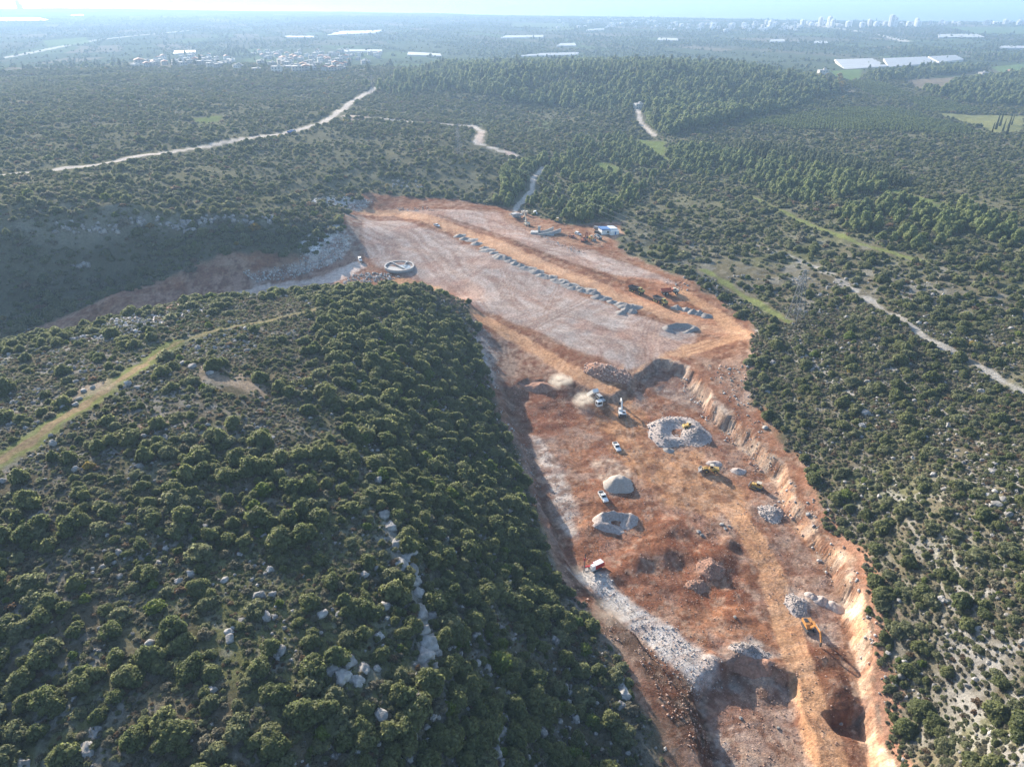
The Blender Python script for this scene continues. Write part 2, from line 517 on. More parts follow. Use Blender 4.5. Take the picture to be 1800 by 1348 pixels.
# ---- disturbed ground
dist = sstep(2.5, -2.5, sdf_poly(DIST, X, Y, 40) + 2.2 * fbm(X, Y, 10, 3, 301))
fill(dist, (0.34, 0.19, 0.125))
fill(dist * sstep(-0.2, 0.5, n15) * 0.6, (0.40, 0.30, 0.25))
REG[dist > 0.5] = 1
# gravel pad
PAD = [(640,385),(700,388),(780,412),(880,455),(960,490),(1050,530),(1140,560),(1215,575),(1222,600),(1180,640),(1100,650),(1010,612),(940,580),(880,555),(830,540),(760,505),(720,490),(660,470),(636,440)]
pad = soft(PAD, 2.5, 2.0, 12)
fill(pad, (0.375, 0.315, 0.285))
REG[pad > 0.5] = 2
UPPER = [(690,372),(770,368),(870,373),(950,405),(1040,440),(1110,465),(1185,498),(1130,494),(1060,478),(1000,462),(930,435),(850,405),(770,382)]
up = soft(UPPER, 2.0, 1.5, 12, 1)
fill(up, (0.40, 0.325, 0.29)); REG[up > 0.5] = 2
fill(soft([(780,385),(850,395),(940,425),(930,438),(850,408)], 2, 3, 14, 2) * 0.6, (0.42, 0.27, 0.215))
# sweeping plant tracks over the pad
wx = X + 9 * N(50, 2, 241); wy = Y + 9 * N(50, 2, 242)
def swirl(ang, width, seed):
    ca, sa = math.cos(ang), math.sin(ang)
    return fbm((wx * ca + wy * sa) / width, (-wx * sa + wy * ca) / 38.0, 1.0, 2, seed)
pm = np.clip(pad + up, 0, 1)
s1 = swirl(0.5, 1.7, 251); s2 = swirl(2.2, 1.5, 252); s3 = swirl(1.15, 1.9, 253)
z1 = sstep(-0.1, 0.3, N(45, 2, 254)); z2 = sstep(-0.1, 0.3, N(38, 2, 255))
tr = s1 * z1 + s2 * (1 - z1) * z2 + s3 * (1 - z2)
fill(pm * sstep(0.05, 0.6, tr) * 0.55, (0.26, 0.185, 0.155))
fill(pm * sstep(0.05, 0.6, -tr) * 0.5, (0.46, 0.41, 0.385))
fill(pm * sstep(0.1, 0.6, N(40, 3, 256)) * 0.4, (0.36, 0.35, 0.345))
fill(pm * sstep(0.15, 0.7, N(33, 3, 257)) * 0.5, (0.40, 0.25, 0.19))
fill(soft([(640,470),(720,488),(790,515),(850,550),(900,585),(860,580),(820,545),(740,508),(640,490)], 3, 3, 10, 3) * 0.8, (0.33, 0.165, 0.105))
fill(soft([(1010,560),(1110,590),(1100,600),(1000,580)], 3, 3, 10, 4) * 0.5, (0.36, 0.22, 0.17))
fill(soft([(1160,575),(1215,572),(1222,590),(1190,600),(1160,590)], 1.5, 1, 8, 5) * 0.6, (0.30, 0.30, 0.30))
# roads of the works
TAN = (0.53, 0.335, 0.205)
def works_road(m, a=1.0, col=TAN):
    fill(m * a, col); REG[m > 0.5] = 3
FARROAD = [(640,373),(700,374),(770,390),(860,425),(960,470),(1060,508),(1150,540),(1240,572),(1300,588)]
m = stroke(FARROAD, 6.5, 1.5, 1.5); works_road(m, 0.9, (0.52, 0.34, 0.225))
fill(soft([(1060,484),(1150,490),(1215,508),(1262,545),(1315,590),(1285,612),(1225,600),(1240,575),(1150,545),(1090,518)], 2, 2, 8, 6) * 0.85, (0.45, 0.235, 0.145))
m = stroke([(1190,512),(1250,545),(1305,588),(1270,600),(1215,612),(1170,632),(1135,655),(1115,672)], 4.2, 1.2, 1.0); works_road(m, 0.9)
m = stroke(FARROAD, 2.6, 1.2, 1.0); fill(m * 0.6, (0.60, 0.40, 0.265))
fill(stroke([(770,378),(850,403),(930,435),(1000,462),(1070,487),(1120,503)], 1.5, 0.8, 0.9) * 0.85, (0.17, 0.10, 0.07))
fill(stroke([(1080,490),(1150,510),(1215,535),(1250,553)], 0.8, 0.6, 0.5) * 0.6, (0.22, 0.10, 0.06))
m = stroke([(700,492),(760,508),(820,540),(880,578),(930,608),(990,645),(1040,675),(1085,692)], 4.2, 1.0, 0.9); works_road(m, 0.9)
fill(soft([(862,600),(900,600),(950,630),(1000,665),(985,672),(930,668),(893,690),(875,650)], 1.5, 1.5, 7, 7) * 0.8, (0.33, 0.245, 0.205))
fill(soft([(875,600),(905,612),(908,650),(888,690),(874,650)], 1.2, 1.0, 6, 8) * 0.6, (0.26, 0.22, 0.20))
fill(soft([(832,560),(866,590),(874,640),(872,690),(850,650),(836,600)], 1.5, 2, 6, 9) * 0.8, (0.47, 0.45, 0.44))
fill(soft([(1010,618),(1060,628),(1110,660),(1095,675),(1060,668),(1015,640)], 1.5, 1.5, 6, 10) * 0.8, (0.31, 0.19, 0.145))
fill(soft([(1225,628),(1310,632),(1316,690),(1340,750),(1300,745),(1250,690)], 2, 2.5, 7, 11) * 0.8, (0.37, 0.265, 0.215))
fill(soft([(606,375),(640,378),(634,440),(628,460),(612,430)], 1.5, 1, 8, 12) * 0.8, (0.40, 0.37, 0.35))
# side valley
fill(soft([(90,605),(200,545),(300,505),(420,480),(560,462),(612,440),(640,480),(600,500),(480,515),(380,535),(250,572),(130,602)], 2, 3, 9, 13) * 0.9, (0.40, 0.27, 0.225))
m = stroke([(250,570),(330,545),(420,522),(500,505),(580,490),(630,470)], 6, 2, 2); fill(m * 0.9, (0.62, 0.58, 0.57)); REG[(m > 0.5) & (REG == 1)] = 3
fill(soft([(530,425),(600,395),(618,430),(600,455),(545,478),(530,460)], 2, 3, 8, 14) * 0.9, (0.74, 0.71, 0.69))
fill(soft([(185,560),(260,555),(290,570),(180,600),(140,600)], 2, 3, 8, 15) * 0.8, (0.55, 0.51, 0.49))
fill(soft([(430,478),(520,465),(540,480),(450,495)], 2, 3, 8, 16) * 0.7, (0.55, 0.51, 0.49))
fill(soft([(550,350),(600,346),(655,352),(640,366),(600,372),(560,362)], 2, 3, 10, 17) * 0.9, (0.50, 0.48, 0.47))
# camp yard
yard = soft([(896,366),(960,392),(1000,402),(1085,398),(1096,412),(1060,430),(1030,440),(1000,432),(930,408),(880,385)], 2, 1.5, 8, 18)
fill(yard * 0.95, (0.46, 0.29, 0.20)); REG[yard > 0.5] = 1
fill(soft([(940,395),(990,410),(1040,445),(1120,470),(1040,440),(960,405)], 2, 2, 6, 19) * 0.6, (0.17, 0.12, 0.09))

# ---- the pit
sdp = sdf_poly(PIT, X, Y, 40)
pit = sstep(1.0, -1.0, sdp)
REG[pit > 0.5] = 1
fill(pit, (0.37, 0.20, 0.13))
fill(pit * sstep(0.05, 0.6, N(13, 3, 261)) * 0.65, (0.45, 0.335, 0.28))
fill(pit * sstep(0.0, 0.55, N(17, 3, 262)) * 0.7, (0.29, 0.13, 0.08))
fill(pit * sstep(0.15, 0.6, N(5, 3, 263)) * 0.5, (0.47, 0.40, 0.37))
fill(soft([(1040,705),(1075,690),(1105,690),(1135,735),(1150,790),(1230,795),(1310,865),(1318,905),(1260,905),(1180,890),(1125,850),(1095,805),(1050,745)], 2.0, 2.2, 9, 20) * 0.9, (0.54, 0.315, 0.18))
fill(soft([(1095,640),(1110,700),(1080,705),(1060,690)], 1.5, 1.0, 5, 27) * 0.8, (0.54, 0.33, 0.19))
fill(soft([(1015,860),(1055,850),(1070,900),(1050,960),(1050,995),(1015,990),(1010,900)], 1.5, 1.5, 6, 21) * 0.75, (0.46, 0.23, 0.135))
fill(soft([(1085,880),(1130,900),(1170,960),(1150,980),(1100,930)], 1.5, 1.5, 6, 22) * 0.7, (0.46, 0.24, 0.14))
fill(soft([(1180,960),(1250,940),(1300,990),(1310,1060),(1260,1090),(1200,1050)], 2.0, 2.5, 7, 23) * 0.85, (0.205, 0.088, 0.052))
fill(soft([(1040,900),(1130,880),(1230,900),(1300,960),(1340,1060),(1330,1110),(1200,1090),(1100,1040),(1040,980)], 3, 4, 9, 45) * 0.5, (0.27, 0.105, 0.06))
fill(soft([(1190,1075),(1290,1060),(1340,1100),(1350,1140),(1270,1120)], 2.0, 2.0, 7, 24) * 0.7, (0.46, 0.235, 0.135))
fill(soft([(893,690),(985,668),(1010,700),(1010,745),(960,770),(915,750)], 1.5, 2.0, 6, 25) * 0.85, (0.25, 0.115, 0.078))
fill(soft([(925,765),(955,775),(990,830),(1012,900),(1012,945),(980,935),(950,860),(930,810)], 1.5, 1.8, 6, 26) * 0.95, (0.62, 0.58, 0.56))
fill(soft([(1040,815),(1075,805),(1110,822),(1105,850),(1080,862),(1050,840)], 1.2, 1.0, 5, 28) * 0.85, (0.56, 0.47, 0.40))
fill(soft([(1125,668),(1155,652),(1200,665),(1235,715),(1260,760),(1220,720),(1150,690)], 1.2, 1.5, 5, 29) * 0.8, (0.42, 0.36, 0.33))
fill(soft([(1330,900),(1380,925),(1440,1000),(1480,1080),(1490,1140),(1440,1100),(1400,1040),(1360,960)], 1.8, 2.2, 6, 30) * 0.7, (0.49, 0.385, 0.335))
fill(soft([(1390,1130),(1480,1150),(1520,1200),(1545,1300),(1500,1348),(1440,1280),(1410,1200)], 1.8, 2.0, 5, 31) * 0.85, (0.20, 0.092, 0.055))
bench = soft(BENCH, 1.2, 1.0, 5, 32, True)
fill(bench * 0.85, (0.44, 0.355, 0.32))
fill(bench * sstep(-0.1, 0.4, N(8, 3, 264)) * 0.7, (0.40, 0.40, 0.40))
fill(bench * sstep(0.0, 0.5, N(10, 3, 265)) * 0.5, (0.27, 0.17, 0.13))
fill(soft([(1240,1290),(1262,1262),(1300,1340),(1290,1400),(1260,1380)], 1.2, 1, 5, 33) * 0.6, (0.52, 0.51, 0.51))
fill(soft([(1310,1152),(1360,1160),(1398,1195),(1385,1215),(1330,1185),(1270,1180)], 1.2, 1.2, 4, 34) * 0.85, (0.20, 0.09, 0.055))
# cut wall
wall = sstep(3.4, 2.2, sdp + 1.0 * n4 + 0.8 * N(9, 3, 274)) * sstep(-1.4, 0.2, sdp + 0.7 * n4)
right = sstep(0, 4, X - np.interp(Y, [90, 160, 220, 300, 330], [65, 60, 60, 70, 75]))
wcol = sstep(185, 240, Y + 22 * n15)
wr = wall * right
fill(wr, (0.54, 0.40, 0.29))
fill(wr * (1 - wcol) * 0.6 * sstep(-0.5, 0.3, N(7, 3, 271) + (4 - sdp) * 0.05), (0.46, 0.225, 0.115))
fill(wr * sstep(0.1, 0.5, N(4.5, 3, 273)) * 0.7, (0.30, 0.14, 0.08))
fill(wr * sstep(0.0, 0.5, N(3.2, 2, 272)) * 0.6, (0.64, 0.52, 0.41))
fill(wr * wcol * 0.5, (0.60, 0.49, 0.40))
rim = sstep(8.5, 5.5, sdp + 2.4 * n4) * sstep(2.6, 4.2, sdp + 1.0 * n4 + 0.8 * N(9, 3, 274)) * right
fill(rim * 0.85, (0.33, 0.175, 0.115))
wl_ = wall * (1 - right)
fill(wl_ * 0.85, (0.235, 0.175, 0.15))  # walls away from the sun: their shade is put into the colour
# blasted white rubble and the brown spoil above it
WHITE = [(1000,1000),(1030,998),(1062,1008),(1085,1040),(1150,1085),(1215,1125),(1268,1158),(1262,1190),(1222,1228),(1188,1180),(1120,1118),(1060,1062)]
slide = soft(WHITE, 1.2, 1.2, 4, 35)
fill(slide, (0.50, 0.485, 0.47))
fill(slide * sstep(0.0, 0.5, N(4, 3, 295)) * 0.6, (0.40, 0.375, 0.36))
fill(soft([(1255,1140),(1320,1120),(1372,1150),(1330,1165),(1270,1165)], 1.0, 1.0, 4, 36) * 0.85, (0.50, 0.48, 0.465))
fill(soft([(1380,1030),(1440,1050),(1470,1130),(1430,1140),(1395,1100)], 1.2, 1.5, 4, 37) * 0.65, (0.48, 0.44, 0.42))
fill(soft([(990,1000),(1040,1050),(1110,1112),(1180,1178),(1218,1228),(1245,1300),(1275,1360),(1215,1330),(1170,1240),(1110,1160),(1050,1100)], 1.8, 2.5, 5, 38) * 0.95, (0.085, 0.055, 0.04))
fill(soft([(1040,1060),(1110,1115),(1160,1170),(1120,1160),(1060,1100)], 1.2, 1.5, 4, 39) * 0.6, (0.22, 0.15, 0.115))
fill(stroke([(905,690),(925,770),(955,860),(985,950),(1005,1000)], 2.2, 1.2, 1.2) * 0.7, (0.19, 0.135, 0.11))  # shade of the left bank's cut face, painted as a dark strip
# packed road down the pit
PITROAD = [(1285,895),(1318,940),(1350,1000),(1372,1060),(1390,1120),(1412,1190),(1435,1260),(1462,1348)]
m = stroke(PITROAD, 3.6, 0.9, 0.8); works_road(m, 0.95, (0.50, 0.31, 0.185))
for k, off in enumerate((-1.6, -0.5, 0.9, 1.9)):
    P = gpoly(PITROAD); P[:, 0] += off
    fill(sstep(0.5, 0.1, dist_line(P, X, Y)) * 0.3, (0.30, 0.175, 0.11))
# wheel ruts over the pit floor
ruts = swirl(0.15, 1.1, 281) * sstep(-0.2, 0.3, N(30, 2, 283)) + swirl(1.9, 1.2, 282) * sstep(0.2, -0.3, N(30, 2, 283))
fill(dist * (1 - pad) * sstep(0.1, 0.6, ruts) * 0.35, (0.27, 0.15, 0.10))
fill(dist * (1 - pad) * sstep(0.1, 0.6, -ruts) * 0.22, (0.52, 0.40, 0.32))

# twin ruts left by single passes of the machines
PASSES = [[(1080,700),(1100,740),(1115,790),(1150,840),(1220,880),(1290,900)], [(1060,720),(1075,780),(1060,830),(1045,880),(1040,940),(1050,990)], [(1035,850),(1030,900),(1035,950),(1045,985)], [(1110,760),(1180,800),(1260,850),(1310,890)], [(1130,860),(1160,930),(1190,1000),(1230,1070),(1290,1100)],
          [(1090,860),(1110,900),(1140,950),(1150,1010)], [(1300,1120),(1330,1180),(1380,1260),(1400,1340)], [(1320,900),(1370,960),(1420,1040),(1450,1110)], [(1140,680),(1160,720),(1240,780),(1290,830)], [(700,430),(760,450),(830,500),(870,560)], [(660,420),(740,440),(850,480),(960,540),(1060,580)], [(1140,560),(1130,600),(1140,640)], [(1160,560),(1150,600),(1155,640)],
          [(880,470),(900,520),(950,580)], [(980,500),(960,560),(900,580)], [(1000,520),(1080,560),(1180,600)], [(1200,620),(1260,600),(1300,590)], [(640,440),(680,480),(740,500)], [(890,610),(905,660)], [(915,612),(930,660)], [(940,630),(960,670)], [(700,376),(800,398),(900,438),(1000,480)], [(860,385),(950,420),(1060,470)], [(1240,1340),(1270,1280),(1330,1270),(1380,1340)]]
for k, pts in enumerate(PASSES):
    P = gpoly(pts)
    t_ = np.linspace(0, len(P) - 1, 40)
    P = np.stack([np.interp(t_, np.arange(len(P)), P[:, 0]), np.interp(t_, np.arange(len(P)), P[:, 1])], 1)
    P[:, 0] += 1.2 * fbm(P[:, 0], P[:, 1], 18, 2, 700 + k)
    d = np.abs(dist_line(P, X, Y, 6.0) - 1.05)
    fill(sstep(0.62, 0.22, d) * 0.42, (0.24, 0.135, 0.09) if k % 3 else (0.55, 0.42, 0.33))

# ---- tracks, meadows, rock streaks on the open hills
HILLTRACK = [(-60,850),(0,812),(60,770),(150,710),(230,655),(285,618),(312,603)]
fill(stroke(HILLTRACK, 4.2, 1.5, 1.8) * 0.85, (0.15, 0.165, 0.062))
m = stroke(HILLTRACK, 1.5, 0.7, 0.9); fill(m * 0.85, (0.235, 0.165, 0.11)); REG[m > 0.5] = 5
P = gpoly(HILLTRACK); fill(sstep(0.5, 0.1, dist_line(P, X, Y)) * 0.4, (0.2, 0.19, 0.08))
UPTRACK = [(312,603),(380,580),(460,566),(540,548),(610,532),(680,526),(745,520)]
fill(stroke(UPTRACK, 2.2, 1.0, 1.2) * 0.7, (0.15, 0.15, 0.062))
m = stroke(UPTRACK, 0.9, 0.5, 0.6); fill(m * 0.7, (0.23, 0.18, 0.11)); REG[m > 0.5] = 5
for pts in ([(110,690),(190,665),(205,680),(120,705)], [(300,620),(380,640),(460,680),(500,720),(430,690),(330,650)], [(150,740),(260,725),(330,740),(300,770),(180,765)]):
    fill(soft(pts, 2, 2.5, 5, 40) * 0.55, (0.30, 0.235, 0.18))
for pts in ([(1240,475),(1300,515),(1350,545),(1385,565)], [(1320,345),(1400,385),(1500,425),(1570,445),(1620,458)], [(1555,335),(1600,345),(1640,352)], [(1700,385),(1760,402),(1800,410)]):
    fill(stroke(pts, 2.2, 1.2, 1.8, 9) * 0.8, (0.15, 0.175, 0.06))
for pts in ([(1325,430),(1400,455),(1440,470),(1530,530),(1620,590),(1700,630),(1800,690)], [(1480,560),(1560,640),(1650,720),(1750,800),(1800,850)], [(1330,580),(1420,640),(1500,690)]):
    fill(stroke(pts, 1.9, 1.2, 2.8, 9) * 0.85, (0.31, 0.295, 0.27))
for pts in ([(1045,285),(1075,285),(1095,300),(1080,310)], [(1120,245),(1170,250),(1175,285),(1140,270)], [(1060,340),(1090,345),(1080,360)], [(1100,232),(1135,240),(1120,255)], [(985,275),(1020,280),(1070,300),(1040,300)], [(1560,330),(1600,340),(1680,372),(1640,365),(1570,345)], [(335,208),(385,206),(388,215),(340,216)]):
    fill(soft(pts, 5, 7, 14, 41) * 0.85, (0.135, 0.17, 0.055))
m = soft([(720,205),(850,203),(960,212),(1080,225),(1040,240),(960,232),(860,222)], 6, 5, 20, 42)
fill(m * 0.7, (0.075, 0.10, 0.045))
PALE = (0.52, 0.46, 0.40)
def dirt(pts, half, a=0.95, col=PALE, reg=4):
    m = stroke(pts, half, half * 0.3, half * 0.3, 8)
    fill(m * a, col)
    REG[m > 0.5] = reg
ROADS = [([(-80,318),(0,309),(150,293),(300,268),(420,246),(505,234),(560,218),(590,202),(615,180),(640,166),(662,154)], 4.4),
         ([(590,203),(650,207),(750,216),(835,223),(848,232),(838,252),(870,262),(905,274)], 4.0),
         ([(900,378),(912,360),(935,335),(938,312),(955,295)], 2.2),
         ([(1118,188),(1126,215),(1152,240)], 3.0)]
for pts, hw in ROADS: dirt(pts, hw)
fill(soft([(600,203),(650,205),(640,212),(605,211)], 4, 3, 15, 43) * 0.6, (0.44, 0.34, 0.27))
fill(soft([(838,232),(850,232),(850,250),(838,255)], 2, 2, 10, 44) * 0.7, (0.47, 0.36, 0.29))
fill(soft([(885,262),(905,270),(902,277),(890,272)], 2, 1, 10, 44) * 0.8, (0.55, 0.42, 0.36))
dirt([(1490,160),(1530,172),(1562,178),(1550,186),(1500,193)], 3.0, 0.8, (0.42, 0.34, 0.27))
dirt([(1640,188),(1720,191),(1900,192)], 4.0, 0.8, (0.45, 0.44, 0.43))
dirt([(1640,160),(1680,178),(1720,190)], 3.0, 0.7, (0.40, 0.37, 0.32))
dirt([(-100,118),(0,103),(80,88),(160,72),(230,64),(335,54)], 14, 0.85, (0.55, 0.52, 0.48))
dirt([(1440,46),(1500,54),(1560,65),(1592,73)], 22, 0.85, (0.52, 0.48, 0.42))
dirt([(1520,500),(1521,501)], 0.5, 0.0)
FIELDS = [([(1640,198),(1800,204),(1800,232),(1750,236),(1690,215)], (0.19, 0.195, 0.085)), ([(1460,125),(1515,122),(1512,140),(1470,142)], (0.115, 0.17, 0.062)),
          ([(1740,118),(1800,112),(1800,130),(1760,128)], (0.12, 0.175, 0.065)), ([(1660,48),(1900,48),(1900,60),(1720,60)], (0.115, 0.165, 0.07)),
          ([(75,72),(150,66),(160,76),(85,83)], (0.13, 0.18, 0.07)), ([(900,40),(1000,42),(1000,50),(900,48)], (0.13,0.16,0.08)), ([(960,52),(1010,50),(1010,53),(960,55)], (0.15,0.17,0.09)), ([(1290,214),(1480,190),(1560,188),(1620,198),(1740,236),(1600,234),(1400,230)], (0.085, 0.088, 0.045)), ([(1585,172),(1640,170),(1740,196),(1630,197)], (0.07, 0.076, 0.04)), ([(1485,145),(1530,140),(1610,168),(1540,172)], (0.085, 0.09, 0.045)),
          ([(1590,142),(1680,135),(1660,160),(1620,160)], (0.21, 0.175, 0.13))]
for pts, col in FIELDS:
    P = gpoly(pts)
    m = sstep(4, -4, sdf_poly(P, X, Y, 60))
    fill(m * 0.92, col); REG[m > 0.5] = 6
seabed = np.where(Y > 2500, sstep(-40, 40, sea_gap), 0)
fill(sstep(-60, -5, np.where(Y > 2500, sea_gap, -999)) * 0.6, (0.40, 0.36, 0.29))

# ------------------------------------------------------------------ the land as meshes, one per kind of ground
LAND = land_material()
V = np.stack([GX, GY, GZ], -1).reshape(-1, 3)
idx = np.arange(V.shape[0]).reshape(shape)
quads = np.stack([idx[:-1, :-1], idx[:-1, 1:], idx[1:, 1:], idx[1:, :-1]], -1).reshape(-1, 4)
freg = REG[:-1, :-1].reshape(-1)
keep = (seabed[:-1, :-1].reshape(-1) < 0.98)
quads = quads[keep]; freg = freg[keep]
# smooth normals of the whole sheet, so that the joints between its pieces do not show
tx = np.stack([np.gradient(GX, axis=1), np.gradient(GY, axis=1), np.gradient(GZ, axis=1)], -1)
ty = np.stack([np.gradient(GX, axis=0), np.gradient(GY, axis=0), np.gradient(GZ, axis=0)], -1)
NV = np.cross(tx, ty); NV[NV[..., 2] < 0] *= -1
NV /= np.linalg.norm(NV, axis=-1, keepdims=True)
NV = NV.reshape(-1, 3)
# the works are mottled at every scale: damp red earth, crushed pale rock, dry dust
wk = np.clip(dist + pit, 0, 1) * (1 - 0.75 * slide)
road = ((REG == 3) | (REG == 2)).astype(float)
amp = wk * (1 - 0.62 * road)
fill(amp * sstep(0.05, 0.5, N(2.6, 3, 291)) * 0.62, (0.15, 0.07, 0.045))
fill(amp * sstep(0.25, 0.7, N(1.9, 3, 292)) * 0.45, (0.52, 0.40, 0.32))
fill(amp * sstep(0.1, 0.55, N(5.5, 3, 293)) * 0.5, (0.22, 0.095, 0.06))
C *= (1 - 0.30 * wk * (1 - 0.6 * (REG == 3) - 0.65 * (REG == 2)))[..., None]
C[..., 1] *= 1 - 0.07 * wk * (1 - wr) * (1 - 0.6 * np.clip(pad + up, 0, 1))
C[..., 2] *= 1 - 0.15 * (1 - wr) * wk * (1 - 0.6 * np.clip(pad + up, 0, 1))
CV = np.concatenate([np.clip(C, 0, 1), np.ones(shape + (1,))], -1).reshape(-1, 4)
REGNAMES = {0: ('hillside', 'scrub covered limestone hills and plain around the quarry'), 1: ('quarry_floor', 'red and grey excavated quarry floor with cut walls'),
            2: ('gravel_pad', 'broad grey pink levelled gravel fill above the pit'), 3: ('haul_road', 'packed orange haul roads through the quarry'),
            4: ('dirt_road', 'pale unpaved roads across the plateau and plain'), 5: ('grass_track', 'grassy track over the crest of the near hill'), 6: ('field', 'green and fallow fields and orchard ground on the plain')}
for k, (nm, lab) in REGNAMES.items():
    q = quads[freg == k]
    if not len(q): continue
    used, inv = np.unique(q, return_inverse=True)
    me = mesh_np(nm, V[used], inv.reshape(q.shape), LAND, True)
    at = me.color_attributes.new('earth', 'FLOAT_COLOR', 'POINT')
    at.data.foreach_set('color', CV[used].astype(np.float32).ravel())
    me.normals_split_custom_set_from_vertices(NV[used].tolist())
    o = link(bpy.data.objects.new(nm, me))
    tag(o, lab, None, None, 'structure')

# sea
m, nt, b = new_mat('sea_water')
b.inputs['Base Color'].default_value = (0.03, 0.075, 0.11, 1)
b.inputs['Roughness'].default_value = 0.28
b.inputs['IOR'].default_value = 1.33
geo = nt.nodes.new('ShaderNodeNewGeometry')
bp = nt.nodes.new('ShaderNodeBump'); bp.inputs['Strength'].default_value = 0.25; bp.inputs['Distance'].default_value = 1.0
nt.links.new(noise(nt, geo.outputs['Position'], 0.05, 4), bp.inputs['Height'])
nt.links.new(bp.outputs[0], b.inputs['Normal'])
SEA_Z = -25.5
me = mesh_np('sea', [(-30000, 2600, SEA_Z), (30000, 2600, SEA_Z), (30000, 42000, SEA_Z), (-30000, 42000, SEA_Z)], [(0, 1, 2, 3)], m)
tag(link(bpy.data.objects.new('sea', me)), 'calm pale sea along the horizon', None, None, 'structure')

# air
m = bpy.data.materials.new('air'); m.use_nodes = True
nt = m.node_tree
nt.nodes.clear()
out = nt.nodes.new('ShaderNodeOutputMaterial')
pv_ = nt.nodes.new('ShaderNodeVolumePrincipled')
pv_.inputs['Color'].default_value = (0.35, 0.53, 0.79, 1)
pv_.inputs['Density'].default_value = HAZE_DENSITY
pv_.inputs['Anisotropy'].default_value = 0.22
nt.links.new(pv_.outputs[0], out.inputs['Volume'])
zt = 166.0; zb = -60.0
bx = [(-31000, -900, zb), (31000, -900, zb), (31000, 43000, zb), (-31000, 43000, zb)]
bx = bx + [(x, y, zt) for x, y, z in bx]
me = mesh_np('haze', bx, [(3, 2, 1, 0), (4, 5, 6, 7), (0, 1, 5, 4), (1, 2, 6, 5), (2, 3, 7, 6), (3, 0, 4, 7)], m)
tag(link(bpy.data.objects.new('haze', me)), 'blue haze over the plain and far hills', None, None, 'stuff')
# ------------------------------------------------------------------ foliage, rocks: prototypes
def foliage_mat(name, dark, light, rnd=0.25, warm=0.0):
    m, nt, b = new_mat(name)
    geo = nt.nodes.new('ShaderNodeNewGeometry')
    oi = nt.nodes.new('ShaderNodeObjectInfo')
    mx = nt.nodes.new('ShaderNodeMix'); mx.data_type = 'RGBA'
    mx.inputs[6].default_value = (*dark, 1); mx.inputs[7].default_value = (*light, 1)
    nt.links.new(oi.outputs['Random'], mx.inputs[0])
    c = mulcol(nt, mx.outputs[2], ramp2(nt, geo.outputs['Random Per Island'], 0, 1, 1 - rnd, 1 + rnd))
    nt.links.new(c, b.inputs['Base Color'])
    b.inputs['Roughness'].default_value = 0.62
    b.inputs['Specular IOR Level'].default_value = 0.22
    tr = nt.nodes.new('ShaderNodeBsdfTranslucent')
    c2 = mulcol(nt, c, ramp2(nt, oi.outputs['Random'], 0, 1, 1.5, 1.5))
    nt.links.new(c2, tr.inputs['Color'])
    ms = nt.nodes.new('ShaderNodeMixShader'); ms.inputs[0].default_value = 0.5
    nt.links.new(b.outputs[0], ms.inputs[1]); nt.links.new(tr.outputs[0], ms.inputs[2])
    nt.links.new(ms.outputs[0], nt.nodes['Material Output'].inputs['Surface'])
    return m

M_OAK = foliage_mat('oak_leaves', (0.1, 0.122, 0.05), (0.158, 0.172, 0.075))
M_LENT = foliage_mat('lentisk_leaves', (0.124, 0.138, 0.072), (0.175, 0.186, 0.1))
M_BRIGHT = foliage_mat('carob_leaves', (0.095, 0.135, 0.032), (0.14, 0.175, 0.042))
M_GREY = foliage_mat('sage_leaves', (0.125, 0.125, 0.085), (0.18, 0.168, 0.122))
M_DRYB = foliage_mat('dry_thorn', (0.125, 0.088, 0.058), (0.165, 0.125, 0.08))
M_PINE = foliage_mat('pine_needles', (0.14, 0.18, 0.074), (0.185, 0.215, 0.09))
M_DPINE = foliage_mat('dark_pine_needles', (0.09, 0.115, 0.058), (0.115, 0.135, 0.065))
M_CYP = foliage_mat('cypress_needles', (0.04, 0.055, 0.03), (0.06, 0.075, 0.036))
M_ORCH = foliage_mat('orchard_leaves', (0.1, 0.135, 0.046), (0.125, 0.155, 0.056))
M_GOLD = foliage_mat('yellowing_leaves', (0.20, 0.145, 0.035), (0.24, 0.20, 0.06))
M_BARK = simple_mat('bark', (0.10, 0.075, 0.055), 0.95, 0.3, 4)

def unit_blob(seg=8, rings=5):
    V = []; Fc = []
    for i in range(rings + 1):
        t = math.pi * i / rings
        for j in range(seg):
            p = 2 * math.pi * j / seg
            V.append((math.sin(t) * math.cos(p), math.sin(t) * math.sin(p), math.cos(t)))
    for i in range(rings):
        for j in range(seg):
            a = i * seg + j; b = i * seg + (j + 1) % seg
            Fc.append((a, b, b + seg, a + seg))
    return np.array(V), np.array(Fc)
BV, BF = unit_blob()

